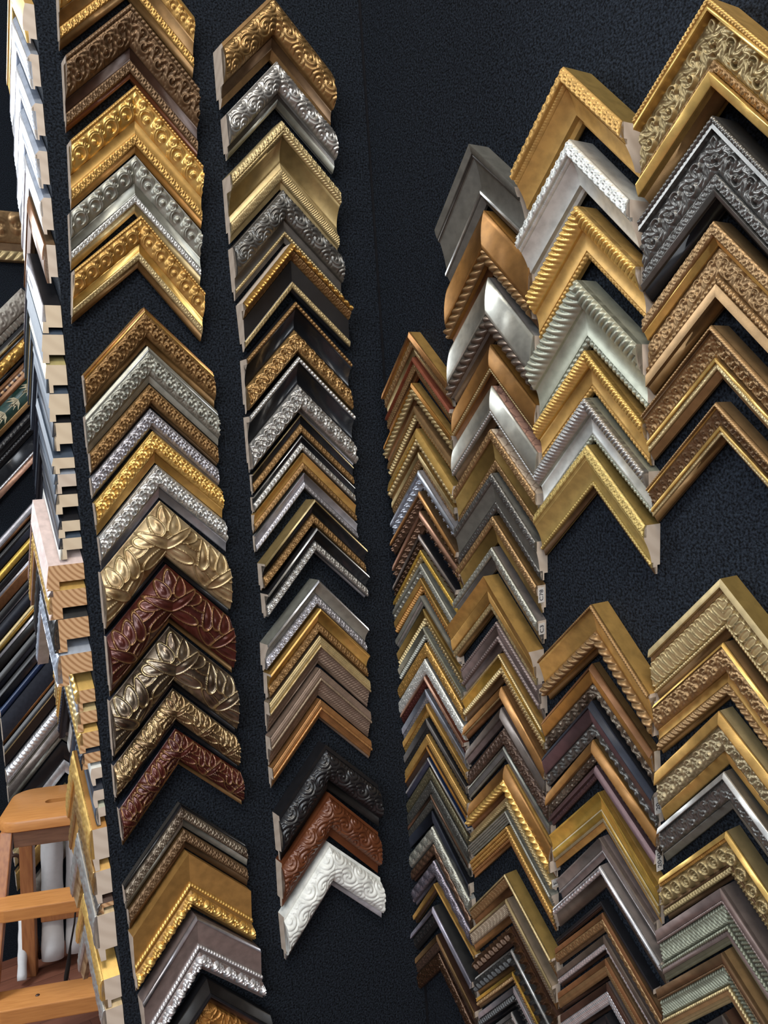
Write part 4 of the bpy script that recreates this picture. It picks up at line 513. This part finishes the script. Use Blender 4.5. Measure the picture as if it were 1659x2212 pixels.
def corner_sample(line, key):
    f_ = line.split('|'); name, nums, base, look, bands = f_[:5]
    ax, ay, rot, hl, hr, w, h = map(float, nums.split(','))
    count[key] = count.get(key,0)+1
    X, Y, Z, O = frame(key)
    root = bpy.data.objects.new('frame_corner_sample', None); COL.objects.link(root); root.empty_display_size = .02
    a = math.radians(rot); P0 = O+X*ax+Y*ay+Z*.0006
    Xr = X*math.cos(a)+Y*math.sin(a); Yr = -X*math.sin(a)+Y*math.cos(a)
    root.matrix_world = Matrix(((Xr.x,Yr.x,Z.x,P0.x),(Xr.y,Yr.y,Z.y,P0.y),(Xr.z,Yr.z,Z.z,P0.z),(0,0,0,1)))
    colname, grp = GROUPS[key]
    lab = '%s, %s down %s'%(look.replace("cut off by the photo's top",'cut by photo top').replace("cut by the photo's bottom",'cut by photo bottom'), ordn(count[key]), colname)
    root['label'] = lab; root['category'] = 'frame corner'; root['group'] = grp
    if len(lab.split())>16: print('LONG LABEL', lab)
    B = [b.split(',') for b in bands.split(';')]; tot = sum(float(b[0]) for b in B)
    coarse = key in ('w',); pitch = .003 if coarse else (.0014 if key=='q' else .0007)
    endm = PALEWOOD
    if key == 'q':
        k = int(name[1:]); endm = PINE if 16<=k<=23 or k==29 else (CREAMWOOD if 6<=k<=11 or 13<=k<=15 else PALEWOOD)
    lipr = float(f_[5]) if len(f_)>5 else .82
    for side, hh in ((1,hr),(-1,hl)):
        smax = hh*ROOT2; ends = np.array([0,smax])
        # backing profile of the rail
        pts = []; u = 0; lifted = []
        for b in B:
            bw = w*float(b[0])/tot; z0, z1, cv = float(b[1])*h, float(b[2])*h, float(b[3])
            own = b[4] != '-' or b[5] != base
            nsub = 10 if abs(cv)>.03 else 2
            vv = np.linspace(0,1,nsub)
            amp = cv*bw
            zz = z0+(z1-z0)*vv+amp*4*vv*(1-vv)*(.8 if cv<0 else .6)
            zz = np.clip(zz, .16*h, None)
            if own: lifted.append((b,u,bw,z0,z1,cv)); zz = zz-min(.0012,.12*h)
            pts += [(u+bw*(.02+.96*x_), z_) for x_,z_ in zip(vv,zz)] if len(B)>1 else [(u+bw*x_,z_) for x_,z_ in zip(vv,zz)]
            u += bw
        pts[0] = (0, pts[0][1]); pts[-1] = (w, pts[-1][1])
        zl = min(z for u_,z in pts if u_>=w*lipr-1e-6) if any(u_>=w*lipr-1e-6 for u_,z in pts) else pts[-1][1]
        zr = zl*(.7 if key=='q' else .6)
        top = np.array(pts)[:,None,:].repeat(2,1)
        rail = loft('rail', side, ends, top, [(w,zr),(w*lipr,zr),(w*lipr,0),(0,0)], [M(base), endm]+([SIDE[name]()] if name in SIDE else []), root, smooth_top=False, side_m=(2 if name in SIDE else None))
        me = rail.data; me.polygons.foreach_set('use_smooth',[True]*len(me.polygons)); me.set_sharp_from_angle(angle=.5)
        for b,u0,bw,z0,z1,cv in lifted:
            p = b[4]; flat = p in ('-','chk','bamb')
            nu = (max(4,min(80,int(bw/pitch)+3)) if not flat else (9 if abs(cv)>.03 else 2)); ns = max(2,int(smax/pitch)) if not flat else 2
            v = np.linspace(0,1,nu); s = np.linspace(0,smax,ns); Vv, S = np.meshgrid(v, s, indexing='ij')
            uu = u0+bw*Vv; zz = z0+(z1-z0)*Vv+cv*bw*4*Vv*(1-Vv)*(.8 if cv<0 else .6); zz = np.clip(zz,.16*h,None)
            rim = None
            if not flat:
                hp, rim = pat_h(p, (S+uu)/bw+.13, Vv); am = min(AMP[p]*bw*1.25, .0018 if key=='q' else .0075)
                zz = zz+am*hp-(0 if p in('bead','ball') else .25*am)
            pn = PARTNAME.get(p, 'colour_band' if 0<u0<w*.8 else ('outer_edge' if u0==0 else 'inner_lip'))
            code = b[5]; mt = M(code)
            if p == 'lobe' and code in ('BU','TS','TG','CG','GP'): mt = rim_mat(code,'GA' if code=='BU' else 'GP')
            zb0, zb1 = z0-min(.0025,.3*h), z1-min(.0025,.3*h)
            zmin = min(zb0, zb1, .12*h+0*zb0); zb = max(.1*h, min(zz.min()-.0008, zb0, zb1))
            uu2 = uu
            o = loft(pn, side, s, np.stack([uu2,zz],-1), [(u0+bw,zb),(u0,zb)], [mt], rail, cap=0)
            if rim is not None:
                at = o.data.attributes.new('gilt','FLOAT','POINT'); arr = np.zeros((len(s),nu+2)); arr[:,:nu] = (rim*.6).T
                at.data.foreach_set('value', arr.astype(np.float32).ravel())
            if b[5] != base: o['label'] = '%s %s'%(PAL[b[5]][3], pn.replace('_',' '))
            if p == 'chk': o.data.materials[0] = CHECK
            if p == 'bamb': bamboo(o, side, u0, bw, smax, z0)
    END[(key,count[key])] = (root, hr, w, h)
    return root
def check_mat():
    m = bpy.data.materials.new('checkered_inlay'); N, L = nodes(m); b = N['Principled BSDF']; t = N.new('ShaderNodeTexCoord')
    mp = N.new('ShaderNodeMapping'); mp.inputs['Rotation'].default_value=(0,0,math.radians(45)); c = N.new('ShaderNodeTexChecker'); c.inputs['Scale'].default_value=90
    c.inputs['Color1'].default_value=(.05,.025,.02,1); c.inputs['Color2'].default_value=(.42,.24,.11,1)
    L.new(t.outputs['Object'],mp.inputs[0]); L.new(mp.outputs[0],c.inputs['Vector']); L.new(c.outputs[0],b.inputs['Base Color']); b.inputs['Roughness'].default_value=.45; return m
CHECK = check_mat()
def bamboo(o, side, u0, bw, smax, z0):
    V, F = [], []
    def leaf(s, u, ang, L_, wd):
        k = len(V)
        for a_, b_ in ((0,0),(.35,1),(1,0),(.35,-1)):
            ss = s+L_*a_*math.cos(ang)-wd*b_*math.sin(ang); uu = u+L_*a_*math.sin(ang)+wd*b_*math.cos(ang)
            uu = min(max(uu,u0+.002),u0+bw-.002); sp = ss-uu
            for z in (z0, z0+.0012): V.append((side*sp/ROOT2, -(sp+2*uu)/ROOT2, z))
        F.extend([(k,k+2,k+4,k+6),(k+1,k+7,k+5,k+3)]+[(k+2*i,k+1+2*i,k+1+(2*i+2)%8,k+(2*i+2)%8) for i in range(4)])
    s = .02+u0
    while s < smax+u0-.03:
        for da in (-1.0,-.55,-.15,.3,.8): leaf(s, u0+bw*.5, da, .04, .0038)
        leaf(s, u0+bw*.5, 0, .07, .0012); leaf(s+.035, u0+bw*.35, 2.4, .03, .004); s += .062
    mesh_obj('bamboo_leaf_inlay', V, F, [M('GW')], o.parent)['label'] = 'pale gold bamboo leaf inlay'
sect = 'S'
for line in TABLE.strip().splitlines():
    if line.startswith('#'): sect = line[1]; continue
    n = line.split('|')[0]
    key = n.split('_')[0] if n[0] == 'c' else n[0]
    corner_sample(line, key)

# ---------------------------------------------------------------- stickers and pencilled codes on cut ends
INK = make_mat('dark_ink', (.03,.03,.04), 0, .7, 0); PAPER = make_mat('white_sticker_paper', (.62,.6,.57), 0, .7, .04)
def end_text(key, k, txt, sz=.006, sticker=True, du=.35):
    if (key,k) not in END: return
    root, hr, w, h = END[(key,k)]
    # on the right-hand cut end, which lies in the plane x = hr; text reads up along the wall
    yc = -hr-w*ROOT2*du; pz = h*.42
    host = [c for c in root.children if c.name.startswith('rail')][0]
    if sticker:
        bm = bmesh.new(); hw = sz*.36*len(txt)+.002
        box(bm, (hr,yc-hw,pz-sz*.75),(hr+.0003,yc+hw,pz+sz*.75)); bm_obj('price_sticker', bm, PAPER, host)
    cu = bpy.data.curves.new('code','FONT'); cu.body = txt; cu.size = sz*1.25; cu.align_x='CENTER'; cu.align_y='CENTER'; cu.extrude=.0001
    tmp = bpy.data.objects.new('tmp', cu); COL.objects.link(tmp); dg = bpy.context.evaluated_depsgraph_get()
    me = bpy.data.meshes.new_from_object(tmp.evaluated_get(dg)); bpy.data.objects.remove(tmp)
    me.materials.clear(); me.materials.append(INK)
    o = bpy.data.objects.new('printed_code', me); COL.objects.link(o); o.parent = host
    # text x -> +y ... , text y -> -z(out of wall), normal +x
    o.matrix_local = Matrix(((0,0,1,hr+.0005),(1,0,0,yc),(0,1,0,pz),(0,0,0,1)))
for a_ in (('f',8,'C78'),('f',9,'C3'),('f',18,'E'),('e',8,'210'),('e',10,'20-'),('e',12,'2040')):
    end_text(a_[0], a_[1], a_[2])

# ---------------------------------------------------------------- gilt carved offcut on the far wall
r_ = bpy.data.objects.new('carved_offcut', None); COL.objects.link(r_); r_.location = (.49,3.0495,.80)
r_['label'] = 'short gilt carved moulding piece hung alone high on far back wall'; r_['category'] = 'moulding sample'
def straight(name, mat, z0, z1, d0, d1, pat, parent, W_=.13, H_=None, amp=.01):
    nu, ns = 26, 60; v = np.linspace(0,1,nu); s = np.linspace(0,W_,ns); Vv,S = np.meshgrid(v,s,indexing='ij')
    hp,_ = pat_h(pat,S/(z1-z0),Vv) if pat else (np.zeros(Vv.shape),None)
    dd = d0+(d1-d0)*Vv+amp*hp; V=[];F=[]
    for i in range(nu):
        for j in range(ns): V.append((S[i,j],-dd[i,j],z1-(z1-z0)*Vv[i,j]))
    for j in range(ns): V.append((S[0,j],0,z1))
    for j in range(ns): V.append((S[0,j],0,z0))
    id_ = lambda i,j: i*ns+j
    for i in range(nu-1):
        for j in range(ns-1): F.append((id_(i,j),id_(i+1,j),id_(i+1,j+1),id_(i,j+1)))
    t0 = nu*ns; b0 = t0+ns
    for j in range(ns-1): F += [(t0+j,id_(0,j),id_(0,j+1),t0+j+1),(id_(nu-1,j),b0+j,b0+j+1,id_(nu-1,j+1)),(b0+j,t0+j,t0+j+1,b0+j+1)]
    F.append([id_(i,0) for i in range(nu)]+[b0,t0][0:2]); F.append([id_(i,ns-1) for i in range(nu)][::-1]+[t0+ns-1,b0+ns-1])
    return mesh_obj(name, V, F, [mat], parent, smooth=[True]*(nu-1)*(ns-1)+[False]*(len(F)-(nu-1)*(ns-1)))
straight('leaf_carving', M('BG'), -.02, .075, .055, .03, 'shell', r_, amp=.014)
straight('inner_lip', M('BZ'), -.045, -.02, .028, .026, None, r_)
straight('beading', M('GP'), -.075, -.045, .03, .026, 'rope', r_, amp=.006)

# ---------------------------------------------------------------- stool
def wood(name, a, b, s=(1,1,1), rough=.42, coat=.1):
    return make_mat(name, a, 0, rough, .1, b, nscale=16, coat=coat, stretch=s)
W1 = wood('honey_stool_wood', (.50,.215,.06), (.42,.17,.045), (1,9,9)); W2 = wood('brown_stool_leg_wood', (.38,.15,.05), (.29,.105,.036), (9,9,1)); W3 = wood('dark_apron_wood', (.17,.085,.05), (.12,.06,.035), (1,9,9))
st = bpy.data.objects.new('wooden_stool', None); COL.objects.link(st); st.location = (.312,2.668,FZ); st.rotation_euler = (0,0,math.radians(-22))
st['label'] = 'honey brown wooden step stool with handle slot standing on the red floor'; st['category'] = 'stool'
def rounded(lo, hi, r, n=8):
    out = []
    for cx_,cy_,a0 in ((hi[0]-r,hi[1]-r,0),(lo[0]+r,hi[1]-r,90),(lo[0]+r,lo[1]+r,180),(hi[0]-r,lo[1]+r,270)):
        for i in range(n+1): a = math.radians(a0+90*i/n); out.append((cx_+r*math.cos(a), cy_+r*math.sin(a)))
    return out
def seat():
    outer = rounded((0,0),(.42,.275),.06); slot = rounded((.115,.118),(.255,.15),.0158)
    bm = bmesh.new(); rings = []
    for z, ins in ((.562,.006),(.566,.0),(.588,.0),(.594,.003),(.597,.009)):
        rings.append([bm.verts.new((.21+(x-.21)*(1-ins/.21), .1375+(y-.1375)*(1-ins/.1375), z)) for x,y in outer])
    for a_,b_ in zip(rings,rings[1:]):
        for i in range(len(a_)): bm.faces.new((a_[i],a_[(i+1)%len(a_)],b_[(i+1)%len(a_)],b_[i]))
    lo_ = [bm.verts.new((x,y,.562)) for x,y in slot]; hi_ = [bm.verts.new((x,y,.597)) for x,y in slot]
    n = len(slot)
    for i in range(n): bm.faces.new((lo_[i],hi_[i],hi_[(i+1)%n],lo_[(i+1)%n]))
    for ring, inner in ((rings[-1],hi_),(rings[0],lo_)):
        for i in range(n): bm.faces.new((ring[i],ring[(i+1)%n],inner[(i+1)%n],inner[i]))
    o = bm_obj('seat', bm, W1, st); o.data.polygons.foreach_set('use_smooth',[True]*len(o.data.polygons)); o.data.set_sharp_from_angle(angle=.6)
seat()
def leg(top, bot, w_, m=W2, nm='leg'):
    bm = bmesh.new(); q_ = [(-w_/2,-w_/2),(w_/2,-w_/2),(w_/2,w_/2),(-w_/2,w_/2)]
    prism(bm, [(bot[0]+x,bot[1]+y,bot[2]) for x,y in q_], [(top[0]+x,top[1]+y,top[2]) for x,y in q_]); bm_obj(nm, bm, m, st, bevel=.003)
leg((.028,.028,.565),(-.03,-.19,0),.034); leg((.392,.028,.565),(.45,-.19,0),.034)
leg((.035,.235,.565),(-.004,.262,0),.04); leg((.385,.235,.565),(.43,.262,0),.04)
def board(nm, lo, hi, m, cham=0):
    bm = bmesh.new()
    if cham:
        q_ = [(lo[0],hi[1]),(lo[0],lo[1]+cham*.35),(lo[0]+cham,lo[1]),(hi[0]-cham,lo[1]),(hi[0],lo[1]+cham*.35),(hi[0],hi[1])]
        prism(bm, [(x,y,lo[2]) for x,y in q_], [(x,y,hi[2]) for x,y in q_])
    else: box(bm, lo, hi)
    bm_obj(nm, bm, m, st, bevel=.003)
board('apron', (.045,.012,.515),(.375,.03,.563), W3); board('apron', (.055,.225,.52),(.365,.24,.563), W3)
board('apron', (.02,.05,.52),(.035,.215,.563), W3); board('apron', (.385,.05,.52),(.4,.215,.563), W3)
board('step', (-.005,-.135,.37),(.43,-.045,.405), W1, .045); board('step', (-.02,-.195,.115),(.45,-.095,.16), W1, .045)
board('rung', (.045,.243,.17),(.38,.263,.20), W2)
for x in (.11,.33):
    bm = bmesh.new(); bmesh.ops.create_uvsphere(bm, u_segments=12, v_segments=8, radius=.006, matrix=Matrix.Translation((x,-.145,.160))@Matrix.Diagonal((1,1,.5,1)))
    bm_obj('screw_head', bm, M('BN'), st, smooth=True)
# ---------------------------------------------------------------- rolls of white paper behind the stool
WP = make_mat('white_roll_paper', (.66,.65,.64), 0, .7, .03)
def tube(pts, rad, seg=20, closed_caps=True):
    V=[];F=[]; P_=[Vector(p) for p in pts]; N_=len(P_); u_prev=None
    for i,p in enumerate(P_):
        d=(P_[min(i+1,N_-1)]-P_[max(i-1,0)]).normalized(); a_=d.orthogonal().normalized() if u_prev is None else (u_prev-d*u_prev.dot(d)).normalized(); u_prev=a_; b_=d.cross(a_)
        r = rad[i] if hasattr(rad,'__len__') else rad
        for k in range(seg):
            t=2*math.pi*k/seg; V.append(p+(a_*math.cos(t)+b_*math.sin(t))*r)
    for i in range(N_-1):
        for k in range(seg): F.append((i*seg+k,i*seg+(k+1)%seg,(i+1)*seg+(k+1)%seg,(i+1)*seg+k))
    ns_=len(F); F.append(list(range(seg))[::-1]); F.append([(N_-1)*seg+k for k in range(seg)])
    return V,F,[True]*ns_+[False,False]
def roll(base, topp, r, label):
    b_, t_ = Vector(base), Vector(topp); V,F,S_ = tube([b_+(t_-b_)*k/12 for k in range(13)],[r*(1+.05*math.sin(k*1.7)) for k in range(13)],28)
    o = mesh_obj('paper_roll', V, F, [WP], None, smooth=S_); o['label']=label; o['category']='paper roll'; o['group']='white rolls leaning behind the stool'
roll((.474,2.90,-1.528),(.528,2.985,-1.06),.034,'thicker white paper roll leaning behind the stool, nearest the back leg')
roll((.545,2.90,-1.53),(.605,2.985,-1.04),.03,'slimmer white paper roll leaning at the right of the thicker one')
roll((.372,2.86,-1.543),(.405,2.955,-1.395),.014,'thin white paper tube standing left of the stool back leg')
# dark hooked cane and black cord
arc = [(.372,2.93,-1.20)]+[(.392-.018*math.cos(a_), 2.93, -1.19+.018*math.sin(a_)) for a_ in np.linspace(0,math.pi,9)]+[(.41+.006*k,2.935-.003*k,-1.20-.065*k) for k in range(6)]
V,F,S_ = tube(arc,.006,10); o = mesh_obj('hooked_cane', V, F, [M('BN')], None, smooth=S_); o['label']='dark brown hooked cane leaning behind the stool legs'; o['category']='cane'
pts = [(.500,2.585,-1.22),(.492,2.60,-1.29),(.478,2.615,-1.36),(.470,2.62,-1.41),(.461,2.625,-1.45),(.452,2.63,-1.50),(.447,2.64,-1.553),(.52,2.68,-1.556)]
V,F,S_ = tube(pts,[.0028,.0026,.003,.0065,.007,.003,.003,.003],10); o = mesh_obj('black_cord', V, F, [M('KM')], None, smooth=S_); o['label']='black cord with small plug hanging beside the lower stool step'; o['category']='cord'
